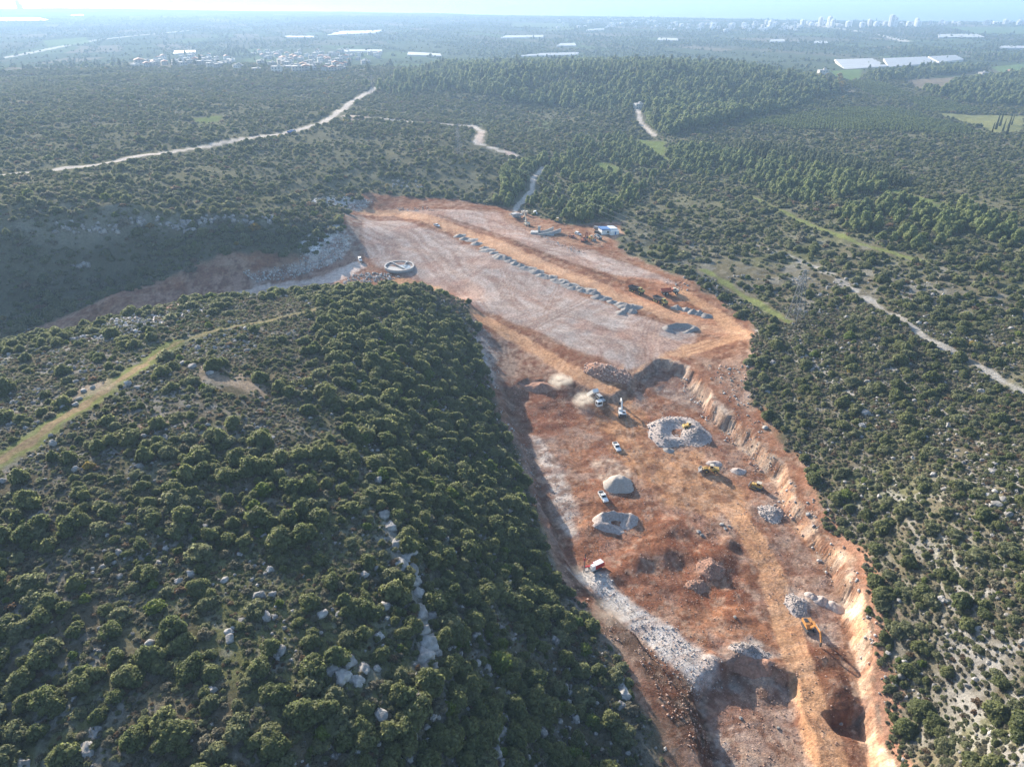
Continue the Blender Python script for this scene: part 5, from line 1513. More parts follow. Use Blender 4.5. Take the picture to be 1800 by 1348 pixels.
GLASS_P = simple_mat('dark_glass', (0.015, 0.018, 0.022), 0.08, 0.05, 1, spec=0.8)
TYRE_P = simple_mat('tyre_rubber', (0.035, 0.033, 0.031), 0.9, 0.2, 3)
RED_L = simple_mat('tail_lamp_red', (0.4, 0.02, 0.02), 0.3, 0.05, 1)
CLEAR_L = simple_mat('lamp_glass', (0.7, 0.7, 0.68), 0.15, 0.05, 1)
CONC = simple_mat('concrete', (0.34, 0.335, 0.325), 0.85, 0.14, 0.8, bump=0.2)

def head_of(a, b):
    p = gpoly([a, b]); d = p[1] - p[0]
    return math.atan2(d[1], d[0])

def machine(name, at_px, heading, label, cat, group=None, scale=1.0):
    x, y, z = g1(*at_px)
    a = head_of(*heading)
    # sit on the ground: average of the land under the machine
    zz = float(np.mean(hz(x + np.array([0, 1.5, -1.5, 0, 0]), y + np.array([0, 0, 0, 1.5, -1.5]))))
    root = empty(name, (x, y, zz + 0.02), (0, 0, a), scale)
    tag(root, label, cat, group)
    return root

def wheels(root, xs, half, r, w=0.3, rim=None):
    for x in xs:
        for s in (-1, 1):
            y = s * half
            o = MB().tube((x, y - w / 2, r), (x, y + w / 2, r), r, k=14).build('wheel', TYRE_P, root)
            MB().tube((x, y - w / 2 - 0.02, r), (x, y + w / 2 + 0.02, r), r * 0.52, k=10).build('rim', rim or STEEL_P, o)

def pickup(at_px, heading, label, paintm=WHITE_P, bed=True, group='pickups on the works'):
    r = machine('pickup_truck' if bed else 'off_road_car', at_px, heading, label, 'pickup' if bed else 'car', group)
    body = [(-2.6, 0.55), (-2.6, 1.05), (-0.55, 1.08), (0.95, 1.10), (2.35, 0.98), (2.6, 0.85), (2.62, 0.5), (2.3, 0.42), (-2.3, 0.42)]
    b = MB()
    b.prism(body[::-1], -0.92, 0.92)
    b.build('body', paintm, r)
    if bed:
        MB().prism([(-0.75, 1.05), (0.95, 1.08), (0.35, 1.78), (-0.55, 1.80)], -0.82, 0.82).build('cab', paintm, r)
        t = MB()
        for s in (-1, 1): t.box((-1.65, s * 0.86, 1.18), (1.8, 0.08, 0.26))
        t.box((-2.55, 0, 1.18), (0.08, 1.78, 0.26)); t.box((-0.80, 0, 1.2), (0.06, 1.7, 0.3))
        t.build('bed_walls', paintm, r)
        MB().box((-1.68, 0, 1.09), (1.66, 1.62, 0.05)).build('bed_floor', DARK_P, r)
        MB()._add([(1.0, -0.74, 1.12), (1.0, 0.74, 1.12), (0.42, 0.68, 1.74), (0.42, -0.68, 1.74)], [(0, 1, 2, 3)]).build('windscreen', GLASS_P, r)
        MB().box((-0.70, 0, 1.48), (0.06, 1.4, 0.42), (0, -0.25, 0)).build('rear_window', GLASS_P, r)
        for s in (-1, 1): MB().prism([(-0.5, 1.18), (0.72, 1.2), (0.28, 1.66), (-0.42, 1.68)], s * 0.835 - 0.01, s * 0.835 + 0.01).build('side_window', GLASS_P, r)
    else:
        MB().prism([(-2.45, 1.05), (0.95, 1.08), (0.35, 1.80), (-2.2, 1.86)], -0.82, 0.82).build('cabin', paintm, r)
        MB()._add([(1.0, -0.74, 1.12), (1.0, 0.74, 1.12), (0.42, 0.68, 1.74), (0.42, -0.68, 1.74)], [(0, 1, 2, 3)]).build('windscreen', GLASS_P, r)
        MB().box((-2.36, 0, 1.5), (0.05, 1.4, 0.45), (0, -0.25, 0)).build('rear_window', GLASS_P, r)
        for s in (-1, 1): MB().prism([(-2.1, 1.2), (0.72, 1.2), (0.28, 1.66), (-2.0, 1.70)], s * 0.835 - 0.01, s * 0.835 + 0.01).build('side_window', GLASS_P, r)
    wheels(r, (-1.55, 1.6), 0.82, 0.38, 0.26)
    for s in (-1, 1):
        MB().box((2.58, s * 0.7, 0.82), (0.1, 0.36, 0.16)).build('headlight', CLEAR_L, r)
        MB().box((-2.61, s * 0.8, 0.92), (0.06, 0.14, 0.28)).build('tail_light', RED_L, r)
        MB().box((0.85, s * 1.0, 1.2), (0.12, 0.22, 0.16)).build('mirror', DARK_P, r)
    MB().box((2.66, 0, 0.52), (0.12, 1.7, 0.2)).build('bumper', STEEL_P, r)
    return r

def tracks(r, L, gauge, h, w):
    for s in (-1, 1):
        y = s * gauge / 2
        pr = [(-L / 2 + h * 0.35, 0.0), (L / 2 - h * 0.35, 0.0), (L / 2, h * 0.45), (L / 2 - h * 0.2, h * 0.92), (-L / 2 + h * 0.2, h * 0.92), (-L / 2, h * 0.45)]
        t = MB().prism(pr, y - w / 2, y + w / 2).build('track', DARK_P, r)
        g = MB()
        for i in range(9):
            g.box((-L / 2 + 0.35 + i * (L - 0.7) / 8, y, h * 0.93), (0.08, w * 1.02, 0.06))
        g.build('shoes', STEEL_P, t)

def excavator(at_px, heading, label, paintm, boom_pts, swing=0.0, tool='bucket', sc=1.0, counter=None):
    r = machine('excavator', at_px, heading, label, 'excavator', None, sc)
    tracks(r, 4.6, 2.5, 1.0, 0.62)
    MB().tube((0, 0, 0.8), (0, 0, 1.15), 0.75, k=14).build('turntable', DARK_P, r)
    h = MB()
    h.prism([(-2.6, 1.15), (1.3, 1.15), (1.3, 1.7), (0.3, 2.25), (-2.4, 2.3), (-2.6, 2.1)], -1.4, 0.2)
    h.prism([(-2.6, 1.152), (1.1, 1.152), (0.8, 1.8), (-0.6, 2.2), (-2.4, 2.28), (-2.6, 2.08)], 0.202, 1.4)
    h.build('upper_body', paintm, r)
    MB().box((-2.75, 0, 1.65), (0.7, 2.7, 0.95), top=0.9).build('counterweight', counter or paintm, r)
    c = MB().prism([(-0.4, 1.75), (1.35, 1.75), (1.55, 2.2), (1.2, 3.05), (-0.3, 3.1)], 0.5, 1.42).build('cab', paintm, r)
    for y in (0.49, 1.43): MB().prism([(-0.2, 2.2), (1.3, 2.2), (1.08, 2.95), (-0.15, 2.98)], y - 0.01, y + 0.01).build('window', GLASS_P, c)
    MB()._add([(1.50, 0.58, 1.95), (1.50, 1.34, 1.95), (1.24, 1.30, 3.0), (1.24, 0.62, 3.0)], [(0, 1, 2, 3)]).build('windscreen', GLASS_P, c)
    MB().box((-1.4, -0.6, 2.36), (1.5, 1.3, 0.2), top=0.85).build('engine_cover', DARK_P, r)
    MB().tube((-1.7, -0.9, 2.3), (-1.7, -0.9, 2.95), 0.09).build('exhaust', DARK_P, r)
    p0, p1, p2, p3, p4 = [Vector(p) for p in boom_pts]     # foot, elbow, boom end, stick end, tool tip
    MB().beam(p0, p1, 0.55, 0.65).beam(p1, p2, 0.5, 0.55).build('boom', paintm, r)
    MB().beam(p2, p3, 0.42, 0.5).build('stick', paintm, r)
    m = (p0 + p1) / 2
    MB().tube(m + Vector((0.6, 0.35, -0.6)), p1, 0.11).tube(m + Vector((0.6, -0.35, -0.6)), p1, 0.11).build('boom_cylinder', STEEL_P, r)
    MB().tube(p1 + Vector((0, 0, 0.4)), p2 + (p2 - p3).normalized() * 0.5, 0.10).build('stick_cylinder', STEEL_P, r)
    if tool == 'hammer':
        MB().beam(p3, p4, 0.5, 0.5).build('hammer_housing', DARK_P, r)
        MB().tube(p4, p4 + (p4 - p3).normalized() * 0.9, 0.09, 0.05).build('chisel', STEEL_P, r)
    else:
        d = (p4 - p3)
        b = MB()
        x0, z0 = p3.x, p3.z; x1, z1 = p4.x, p4.z
        nx, nz = -(z1 - z0), (x1 - x0)
        b.prism([(x0, z0), (x0 + nx * 0.2, z0 + nz * 0.2), (x0 + nx * 0.7 + (x1 - x0) * 0.5, z0 + nz * 0.7 + (z1 - z0) * 0.5), (x1 + nx * 0.45, z1 + nz * 0.45), (x1, z1)], -0.7, 0.7)
        b.build('bucket', DARK_P, r)
    return r

def hauler(at_px, heading, label, cabm, bedm, sc=1.0):
    """articulated six-wheel dump truck"""
    r = machine('dump_truck', at_px, heading, label, 'dump truck', 'articulated dump trucks on the gravel pad', sc)
    MB().box((3.2, 0, 1.55), (3.0, 2.5, 0.5)).box((-1.6, 0, 1.35), (5.4, 1.3, 0.45)).build('chassis', DARK_P, r)
    MB().prism([(3.55, 1.8), (5.0, 1.75), (5.05, 2.2), (4.7, 2.5), (3.55, 2.62)], -1.2, 1.2).build('hood', cabm, r)
    c = MB().prism([(2.0, 1.8), (3.6, 1.8), (3.6, 2.6), (3.35, 3.45), (2.1, 3.5)], -0.95, 0.95).build('cab', cabm, r)
    MB()._add([(3.63, -0.8, 2.62), (3.63, 0.8, 2.62), (3.4, 0.75, 3.36), (3.4, -0.75, 3.36)], [(0, 1, 2, 3)]).build('windscreen', GLASS_P, c)
    for y in (-0.96, 0.96): MB().prism([(2.2, 2.6), (3.4, 2.6), (3.22, 3.3), (2.25, 3.34)], y - 0.01, y + 0.01).build('window', GLASS_P, c)
    d = MB()
    prof = [(-4.9, 2.6), (-3.9, 1.75), (0.6, 1.75), (1.4, 2.3), (1.5, 3.1), (0.9, 3.15), (-0.2, 3.0), (-4.0, 2.85)]
    for s in (-1, 1): d.prism(prof, s * 1.38 - 0.07, s * 1.38 + 0.07)
    d.box((-1.7, 0, 1.82), (4.6, 2.7, 0.12)); d.box((-4.4, 0, 2.2), (1.3, 2.7, 0.12), (0, 0.70, 0)); d.box((1.15, 0, 2.5), (0.12, 2.7, 1.3), (0, 0.25, 0)); d.box((1.5, 0, 3.16), (0.9, 2.7, 0.08))
    d.build('dump_body', bedm, r)
    wheels(r, (-3.2, -1.4, 3.6), 1.2, 0.82, 0.62, cabm)
    return r

def wheel_loader(at_px, heading, label, sc=1.0, lift=0.4, paintm=YEL_P):
    r = machine('wheel_loader', at_px, heading, label, 'wheel loader', None, sc)
    MB().prism([(-3.6, 0.9), (-0.4, 0.9), (-0.4, 1.75), (-1.2, 2.2), (-3.4, 2.1), (-3.7, 1.6)], -0.95, 0.95).build('engine_body', paintm, r)
    c = MB().prism([(-1.3, 1.9), (0.2, 1.7), (0.25, 2.4), (0.0, 3.3), (-1.15, 3.35)], -0.75, 0.75).build('cab', paintm, r)
    MB().box((-0.55, 0, 3.38), (1.5, 1.7, 0.1)).build('roof', PALE_P, c)
    for y in (-0.76, 0.76): MB().prism([(-1.1, 2.3), (0.1, 2.3), (-0.08, 3.2), (-1.0, 3.22)], y - 0.01, y + 0.01).build('window', GLASS_P, c)
    MB()._add([(0.27, -0.65, 2.3), (0.27, 0.65, 2.3), (0.05, 0.62, 3.25), (0.05, -0.62, 3.25)], [(0, 1, 2, 3)]).build('windscreen', GLASS_P, c)
    MB().box((1.1, 0, 1.15), (2.2, 1.1, 0.9), top=0.85).build('front_frame', paintm, r)
    a = MB()
    for s in (-1, 1): a.beam((0.9, s * 0.6, 1.8), (2.3, s * 0.6, 1.5 + lift * 0.3), 0.22, 0.4).beam((2.3, s * 0.6, 1.5 + lift * 0.3), (3.3, s * 0.6, 0.55 + lift), 0.22, 0.34)
    a.tube((1.2, 0, 1.9), (3.1, 0, 1.3 + lift), 0.1)
    a.build('lift_arm', paintm, r)
    b = MB(); z = 0.15 + lift
    b.prism([(3.2, z), (4.4, z - 0.08), (4.42, z), (3.35, z + 0.12), (3.2, z + 0.9), (3.35, z + 1.15), (3.1, z + 1.1), (3.0, z + 0.4)], -1.5, 1.5)
    for s in (-1, 1): b.prism([(3.15, z), (4.4, z - 0.05), (3.5, z + 1.1), (3.15, z + 1.05)], s * 1.5 - 0.05, s * 1.5 + 0.05)
    b.build('bucket', STEEL_P, r)
    wheels(r, (-2.2, 1.25), 1.05, 0.80, 0.6, paintm)
    MB().tube((-2.6, 0.4, 2.1), (-2.6, 0.4, 2.8), 0.08).build('exhaust', DARK_P, r)
    return r

def bulldozer(at_px, heading, label, sc=1.0, paintm=YEL_P):
    r = machine('bulldozer', at_px, heading, label, 'bulldozer', None, sc)
    tracks(r, 4.0, 2.1, 1.15, 0.6)
    MB().prism([(0.2, 0.8), (2.1, 0.8), (2.15, 1.9), (0.2, 2.0)], -0.65, 0.65).build('hood', paintm, r)
    MB().box((-0.9, 0, 1.3), (2.2, 1.7, 1.0)).build('rear_body', paintm, r)
    c = MB().prism([(-1.4, 1.8), (0.2, 1.8), (0.15, 3.0), (-1.3, 3.05)], -0.8, 0.8).build('cab', paintm, r)
    MB().box((-0.6, 0, 3.1), (1.9, 1.8, 0.1)).build('roof', PALE_P, c)
    for y in (-0.81, 0.81): MB().prism([(-1.25, 2.1), (0.1, 2.1), (0.06, 2.9), (-1.2, 2.93)], y - 0.01, y + 0.01).build('window', GLASS_P, c)
    MB().box((0.2, 0, 2.5), (0.02, 1.3, 0.7)).build('windscreen', GLASS_P, c)
    MB().prism([(2.9, 0.05), (3.1, 0.05), (2.95, 0.6), (3.15, 1.35), (2.95, 1.35), (2.78, 0.6)], -1.8, 1.8).build('blade', STEEL_P, r)
    p = MB()
    for s in (-1, 1): p.beam((-0.2, s * 1.45, 0.5), (2.9, s * 1.45, 0.45), 0.16, 0.26)
    p.build('push_arm', paintm, r)
    MB().box((-2.4, 0, 1.0), (0.6, 1.5, 0.3)).box((-2.7, 0, 0.6), (0.16, 0.16, 1.0), (0, 0.2, 0)).build('ripper', DARK_P, r)
    MB().tube((1.2, 0.25, 1.9), (1.2, 0.25, 2.7), 0.08).build('exhaust', DARK_P, r)
    return r

def drill_rig(at_px, heading, label):
    r = machine('drill_rig', at_px, heading, label, 'drill rig')
    tracks(r, 3.4, 2.2, 0.85, 0.45)
    MB().box((-1.0, 0.1, 1.55), (3.4, 2.1, 1.3), top=0.94).build('engine_housing', RED_P, r)
    MB().box((-1.0, 0.1, 2.24), (2.9, 1.7, 0.1)).build('roof_panel', WHITE_P, r)
    c = MB().prism([(0.8, 1.0), (2.2, 1.0), (2.3, 1.7), (2.0, 2.7), (0.85, 2.75)], 0.1, 1.2).build('cab', WHITE_P, r)
    MB()._add([(2.27, 0.2, 1.5), (2.27, 1.1, 1.5), (2.04, 1.05, 2.6), (2.04, 0.25, 2.6)], [(0, 1, 2, 3)]).build('windscreen', GLASS_P, c)
    MB().beam((0.9, -0.5, 1.3), (3.6, -0.5, 2.3), 0.4, 0.45).build('boom', RED_P, r)
    m = MB()
    for y in (-0.72, -0.38): m.beam((3.9, y, 0.1), (3.6, y, 7.2), 0.12, 0.12)
    for i in range(9): m.beam((3.9 - i * 0.035, -0.72, 0.4 + i * 0.8), (3.9 - i * 0.035, -0.38, 0.9 + i * 0.72), 0.06, 0.06)
    m.build('mast', DARK_P, r)
    MB().tube((4.02, -0.55, 0.0), (3.78, -0.55, 6.6), 0.06).build('drill_rod', STEEL_P, r)
    MB().box((3.75, -0.55, 5.2), (0.45, 0.5, 0.8)).build('drill_head', RED_P, r)
    return r

def tipper(at_px, heading, label):
    r = machine('tipper_truck', at_px, heading, label, 'tipper truck')
    MB().box((0, 0, 0.95), (8.2, 0.9, 0.3)).build('chassis', DARK_P, r)
    c = MB().prism([(2.6, 0.75), (4.5, 0.75), (4.55, 1.6), (4.35, 2.85), (2.6, 2.95)], -1.22, 1.22).build('cab', WHITE_P, r)
    MB()._add([(4.58, -1.05, 1.7), (4.58, 1.05, 1.7), (4.40, 1.0, 2.7), (4.40, -1.0, 2.7)], [(0, 1, 2, 3)]).build('windscreen', GLASS_P, c)
    for y in (-1.23, 1.23): MB().prism([(3.0, 1.75), (4.3, 1.75), (4.18, 2.65), (3.0, 2.7)], y - 0.01, y + 0.01).build('window', GLASS_P, c)
    b = MB(); t = R(42)
    def rp(x, z): return (-3.9 + (x + 3.9) * math.cos(t) - (z - 1.3) * math.sin(t), 1.3 + (x + 3.9) * math.sin(t) + (z - 1.3) * math.cos(t))
    for s in (-1, 1): b.prism([rp(-4.2, 1.3), rp(2.3, 1.3), rp(2.4, 2.75), rp(-4.2, 2.6)], s * 1.22 - 0.05, s * 1.22 + 0.05)
    b.prism([rp(-4.2, 1.25), rp(2.3, 1.25), rp(2.3, 1.35), rp(-4.2, 1.35)], -1.2, 1.2)
    b.prism([rp(2.3, 1.3), rp(2.42, 1.3), rp(2.42, 2.8), rp(2.3, 2.8)], -1.25, 1.25)
    b.build('tipping_body', WHITE_P, r)
    MB().tube((1.0, 0, 1.1), (*[v if i == 0 else v for i, v in enumerate((rp(1.6, 1.25)[0], 0, rp(1.6, 1.25)[1]))],), 0.12).build('lift_ram', STEEL_P, r)
    wheels(r, (-3.0, -1.7, 3.3), 1.0, 0.52, 0.34)
    return r

pickup((1084, 788), [(1077, 776), (1090, 797)], 'white pickup on the orange floor between excavator and crushed stone pile')
pickup((1060, 876), [(1053, 864), (1067, 887)], 'white pickup parked below the pile of crushed stone')
pickup((768, 398), [(756, 392), (780, 402)], 'white pickup driving along the far orange road')
pickup((633, 458), [(630, 448), (637, 467)], 'white off road car below the grey ramp on the left', WHITE_P, False)
pickup((1055, 703), [(1050, 696), (1063, 711)], 'small grey car beside the tipping truck', GREY_P, False)
tipper((1045, 708), [(1033, 695), (1056, 722)], 'white tipper truck with raised body inside a dust cloud')
excavator((1093, 730), [(1095, 737), (1091, 712)], 'white excavator with a black counterweight at the pit junction', WHITE_P,
          [(1.0, 0, 1.6), (3.4, 0, 4.6), (6.3, 0, 4.4), (7.6, 0, 2.0), (6.9, 0, 1.0)], counter=DARK_P, sc=0.98)
wheel_loader((1212, 752), [(1203, 753), (1228, 750)], 'yellow loader working inside the ring of broken rock', lift=0.5, sc=0.82)
wheel_loader((1247, 829), [(1266, 831), (1232, 826)], 'long yellow loader with a dark bucket casting a long shadow', sc=0.9, lift=0.3)
bulldozer((1330, 858), [(1341, 862), (1316, 854)], 'yellow bulldozer near the foot of the right cut wall', 0.85)
excavator((1421, 1104), [(1413, 1086), (1436, 1126)], 'orange excavator breaking rock beside the pit road', ORG_P,
          [(1.0, 0, 1.6), (3.0, 0, 5.0), (6.2, 0, 5.2), (7.8, 0, 2.6), (7.9, 0, 1.0)], tool='hammer', counter=DARK_P, sc=0.84)
drill_rig((1046, 1000), [(1056, 994), (1030, 1006)], 'red and white drill rig above the white rubble')
hauler((1118, 514), [(1106, 509), (1132, 519)], 'yellow dump truck with dark body, left of the three', GREEN_P, DARK_P)
hauler((1160, 533), [(1150, 527), (1174, 541)], 'olive dump truck with dark body, nearest the piles', GREEN_P, DARK_P)
hauler((1176, 517), [(1163, 518), (1192, 516)], 'dump truck with red brown body behind the other two', PALE_P, RUST_P)

# the works camp by the wadi
pickup((941, 376), [(938, 372), (945, 381)], 'small white car on the track behind the camp', WHITE_P, False, 'cars at the camp')
pickup((1016, 413), [(1010, 411), (1024, 416)], 'white off road car in the middle of the camp yard', WHITE_P, False, 'cars at the camp')
pickup((1050, 403), [(1044, 402), (1058, 403)], 'silver car left of the blue roofed hut', GREY_P, False, 'cars at the camp')
pickup((1051, 411), [(1045, 410), (1058, 412)], 'dark car in front of the hut', DARK_P, False, 'cars at the camp')
pickup((1006, 418), [(1000, 417), (1013, 420)], 'red brown pickup at the lower side of the yard', RUST_P, True, 'cars at the camp')
hauler((935, 360), [(934, 350), (937, 366)], 'red brown truck coming down the wadi track', RUST_P, RUST_P, 0.7)
excavator((926, 396), [(930, 398), (922, 392)], 'small beige excavator with its boom up by the yard', PALE_P,
          [(1.0, 0, 1.6), (2.4, 0, 5.2), (4.2, 0, 6.6), (5.8, 0, 4.2), (5.2, 0, 3.2)])
excavator((1027, 425), [(1023, 427), (1033, 421)], 'dark red excavator with folded boom at the yard edge', RUST_P,
          [(1.0, 0, 1.6), (2.8, 0, 5.6), (5.0, 0, 5.0), (4.9, 0, 2.2), (4.2, 0, 1.2)], sc=0.95)
wheel_loader((1040, 422), [(1036, 420), (1045, 425)], 'dusty yellow loader at the lower edge of the yard', 0.85)
hauler((1051, 420), [(1058, 424), (1045, 417)], 'grey flat truck near the dusty loader', GREY_P, GREY_P, 0.75)
bulldozer((980, 390), [(979, 394), (981, 384)], 'yellow machine at the upper edge of the yard', 0.95)

def crusher(at_px, heading, label, m, sc=1.0):
    r = machine('crushing_plant', at_px, heading, label, 'crusher', 'crushing plants at the camp', sc)
    tracks(r, 4.5, 2.4, 0.9, 0.5)
    MB().box((0, 0, 1.4), (9.0, 1.6, 0.7)).build('chassis', m, r)
    MB().box((-3.2, 0, 2.9), (3.2, 2.6, 1.5), top=1.25).build('hopper', m, r)
    MB().box((0.2, 0, 2.4), (2.4, 2.2, 1.6)).build('crusher_box', STEEL_P, r)
    MB().beam((1.0, 0, 1.4), (7.2, 0, 4.2), 1.1, 0.35).build('conveyor', DARK_P, r)
    MB().box((2.6, 0, 2.0), (1.8, 2.0, 1.0)).build('engine_box', m, r)
    return r
crusher((910, 383), [(900, 384), (922, 380)], 'grey crushing plant at the left end of the yard', GREY_P)
crusher((921, 377), [(929, 380), (912, 371)], 'pale screening plant behind the grey crusher', PALE_P, 0.85)

# hut with a blue roof
x, y, z = g1(1070, 411)
a = head_of((1055, 410), (1082, 407))
hut = empty('site_hut', (x, y, z), (0, 0, a))
tag(hut, 'white works hut with a blue patched roof at the camp', 'hut')
MB().box((0, 2.0, 1.6), (11, 6, 3.2)).build('wall', WHITE_P, hut)
MB().box((2.5, -2.5, 1.4), (6.0, 3.0, 2.8)).build('annex', WHITE_P, hut)
MB().prism([(-5.7, 3.15), (1.0, 3.15), (1.0, 3.5), (-5.7, 4.1)][::1], -1.4, 5.4).build('blue_roof', BLUE_P, hut)
MB().prism([(1.02, 3.2), (5.8, 3.2), (5.8, 3.35), (1.02, 3.9)], -1.3, 5.3).build('white_roof', WHITE_P, hut)
MB().box((-1.0, -1.03, 1.5), (1.6, 0.06, 1.0)).build('window', GLASS_P, hut)
MB().box((3.0, -4.03, 1.2), (1.0, 0.06, 2.0)).build('door', BLUE_P, hut)

# concrete culvert mouth under construction
x, y, z = g1(962, 411)
a = head_of((945, 410), (985, 412))
cv = empty('concrete_culvert', (x, y, z), (0, 0, a))
tag(cv, 'unfinished pale concrete culvert with curved wing walls', 'culvert')
def curved_wall(pts, h0, h1, t):
    m = MB(); n = len(pts) - 1
    for i in range(n):
        p, q = Vector((*pts[i], 0)), Vector((*pts[i + 1], 0))
        ha = h0 + (h1 - h0) * i / n; hb = h0 + (h1 - h0) * (i + 1) / n
        d = (q - p).normalized(); nn = Vector((-d.y, d.x, 0)) * t / 2
        vs = [p + nn, q + nn, q - nn, p - nn, p + nn + Vector((0, 0, ha)), q + nn + Vector((0, 0, hb)), q - nn + Vector((0, 0, hb)), p - nn + Vector((0, 0, ha))]
        m._add(vs, [(3, 2, 1, 0), (4, 5, 6, 7), (0, 1, 5, 4), (1, 2, 6, 5), (2, 3, 7, 6), (3, 0, 4, 7)])
    return m
curved_wall([(-6 + 15 * t, -5 + 9 * t * t) for t in np.linspace(0, 1, 9)], 1.4, 2.6, 0.6).build('wing_wall', CONC, cv)
curved_wall([(-5 + 9 * t, 1 + 7 * t * t) for t in np.linspace(0, 1, 9)], 1.4, 2.4, 0.6).build('wing_wall', CONC, cv)
MB().box((-2, -1.5, 0.12), (13, 6.5, 0.24)).build('apron', CONC, cv)
MB().box((-8.5, -0.5, 0.8), (5.5, 5.5, 1.6), top=0.9).build('head_block', CONC, cv)
MB().box((-5.5, 2.5, 2.1), (1.8, 1.4, 4.2)).build('shaft', CONC, cv)

# round settling basin
x, y, z = g1(702, 470)
bs = empty('concrete_basin', (x, y, float(hz(x, y)) + 0.05), (0, 0, 0.1))
tag(bs, 'oval concrete water basin with a dividing wall on the pad', 'basin')
N_ = 36
def oval(t, k=1.0):
    a = 2 * math.pi * t
    e = 1 + 0.05 * math.cos(2 * a + 0.6)
    return (8.6 * k * e * math.cos(a), 9.6 * k * e * math.sin(a))
w = MB()
for i in range(N_):
    a0, a1 = i / N_, (i + 1) / N_
    p = [oval(a0), oval(a1), oval(a1, 0.91), oval(a0, 0.91)]
    vs = [(*q, -0.4) for q in p] + [(*q, 1.15) for q in p]
    w._add(vs, [(4, 5, 6, 7), (0, 1, 5, 4), (2, 3, 7, 6)])
w.build('basin_wall', CONC, bs)
f = MB(); f._add([(0, 0, -0.05)] + [(*oval(i / N_, 0.92), 0.25) for i in range(N_)], [(0, 1 + i, 1 + (i + 1) % N_) for i in range(N_)]).build('basin_floor', CONC, bs)
MB().beam((-5.0, 7.0, 0.6), (4.5, -7.0, 0.6), 0.5, 1.1).build('dividing_wall', CONC, bs)
MB().box((4.2, 5.0, 0.8), (1.0, 1.6, 1.7)).beam((4.2, 5.0, 1.4), (2.6, -1.0, 1.0), 0.4, 0.4).build('inlet_box', CONC, bs)
MB()._add([(-0.5, 0.8, 0.32), (3.8, -5.0, 0.32), (6.6, -2.0, 0.32), (6.4, 3.5, 0.32), (2.5, 6.0, 0.32), (-3.5, 5.6, 0.32)], [(0, 1, 2, 3, 4, 5)]).build('shallow_water', simple_mat('pale_water', (0.20, 0.25, 0.29), 0.15, 0.1, 1), bs)

# ------------------------------------------------------------------ dust in the air
def dust(name, blobs, label, density, col=(0.93, 0.86, 0.76), seed=0):
    cx = np.array(blobs)
    m = bpy.data.materials.new(name); m.use_nodes = True
    nt = m.node_tree; nt.nodes.clear()
    out = nt.nodes.new('ShaderNodeOutputMaterial'); pv = nt.nodes.new('ShaderNodeVolumePrincipled')
    pv.inputs['Color'].default_value = (*col, 1); pv.inputs['Anisotropy'].default_value = 0.2
    tc = nt.nodes.new('ShaderNodeTexCoord')
    ln = nt.nodes.new('ShaderNodeVectorMath'); ln.operation = 'LENGTH'
    nt.links.new(tc.outputs['Object'], ln.inputs[0])
    fall = ramp2(nt, ln.outputs['Value'], 0.15, 0.95, 1.0, 0.0)
    n1 = ramp2(nt, noise(nt, tc.outputs['Object'], 2.2 + seed * 0.1, 4, 0.6), 0.38, 0.66, 0.0, 1.0)
    mu = nt.nodes.new('ShaderNodeMath'); mu.operation = 'MULTIPLY'
    nt.links.new(fall, mu.inputs[0]); nt.links.new(n1, mu.inputs[1])
    m2 = nt.nodes.new('ShaderNodeMath'); m2.operation = 'MULTIPLY'; m2.inputs[1].default_value = density
    nt.links.new(mu.outputs[0], m2.inputs[0]); nt.links.new(m2.outputs[0], pv.inputs['Density'])
    nt.links.new(pv.outputs[0], out.inputs['Volume'])
    for i, (px, py, rx, ry, rz_, up) in enumerate(blobs):
        x, y, z = g1(px, py)
        me = mesh_np(name, IV2, IF2, m)
        o = link(bpy.data.objects.new(name, me))
        o.location = (x, y, float(hz(x, y)) + up); o.scale = (rx, ry, rz_); o.rotation_euler = (0, 0, 0.4)
        tag(o, label if i == 0 else label.replace('dense', 'thin').replace('bright', 'faint'), None, None, 'stuff')
dust('dust_cloud', [(1026, 712, 6.0, 5.0, 4.2, 2.0), (985, 678, 6.5, 6.0, 4.0, 2.0)], 'dense bright dust cloud rolling off the tipper truck', 0.75)
dust('drill_dust', [(1018, 1022, 4.5, 6.0, 3.0, 1.2), (1075, 1085, 9.0, 7.0, 3.2, 1.2)], 'bright drill dust drifting down beside the white rubble', 0.22, seed=4)
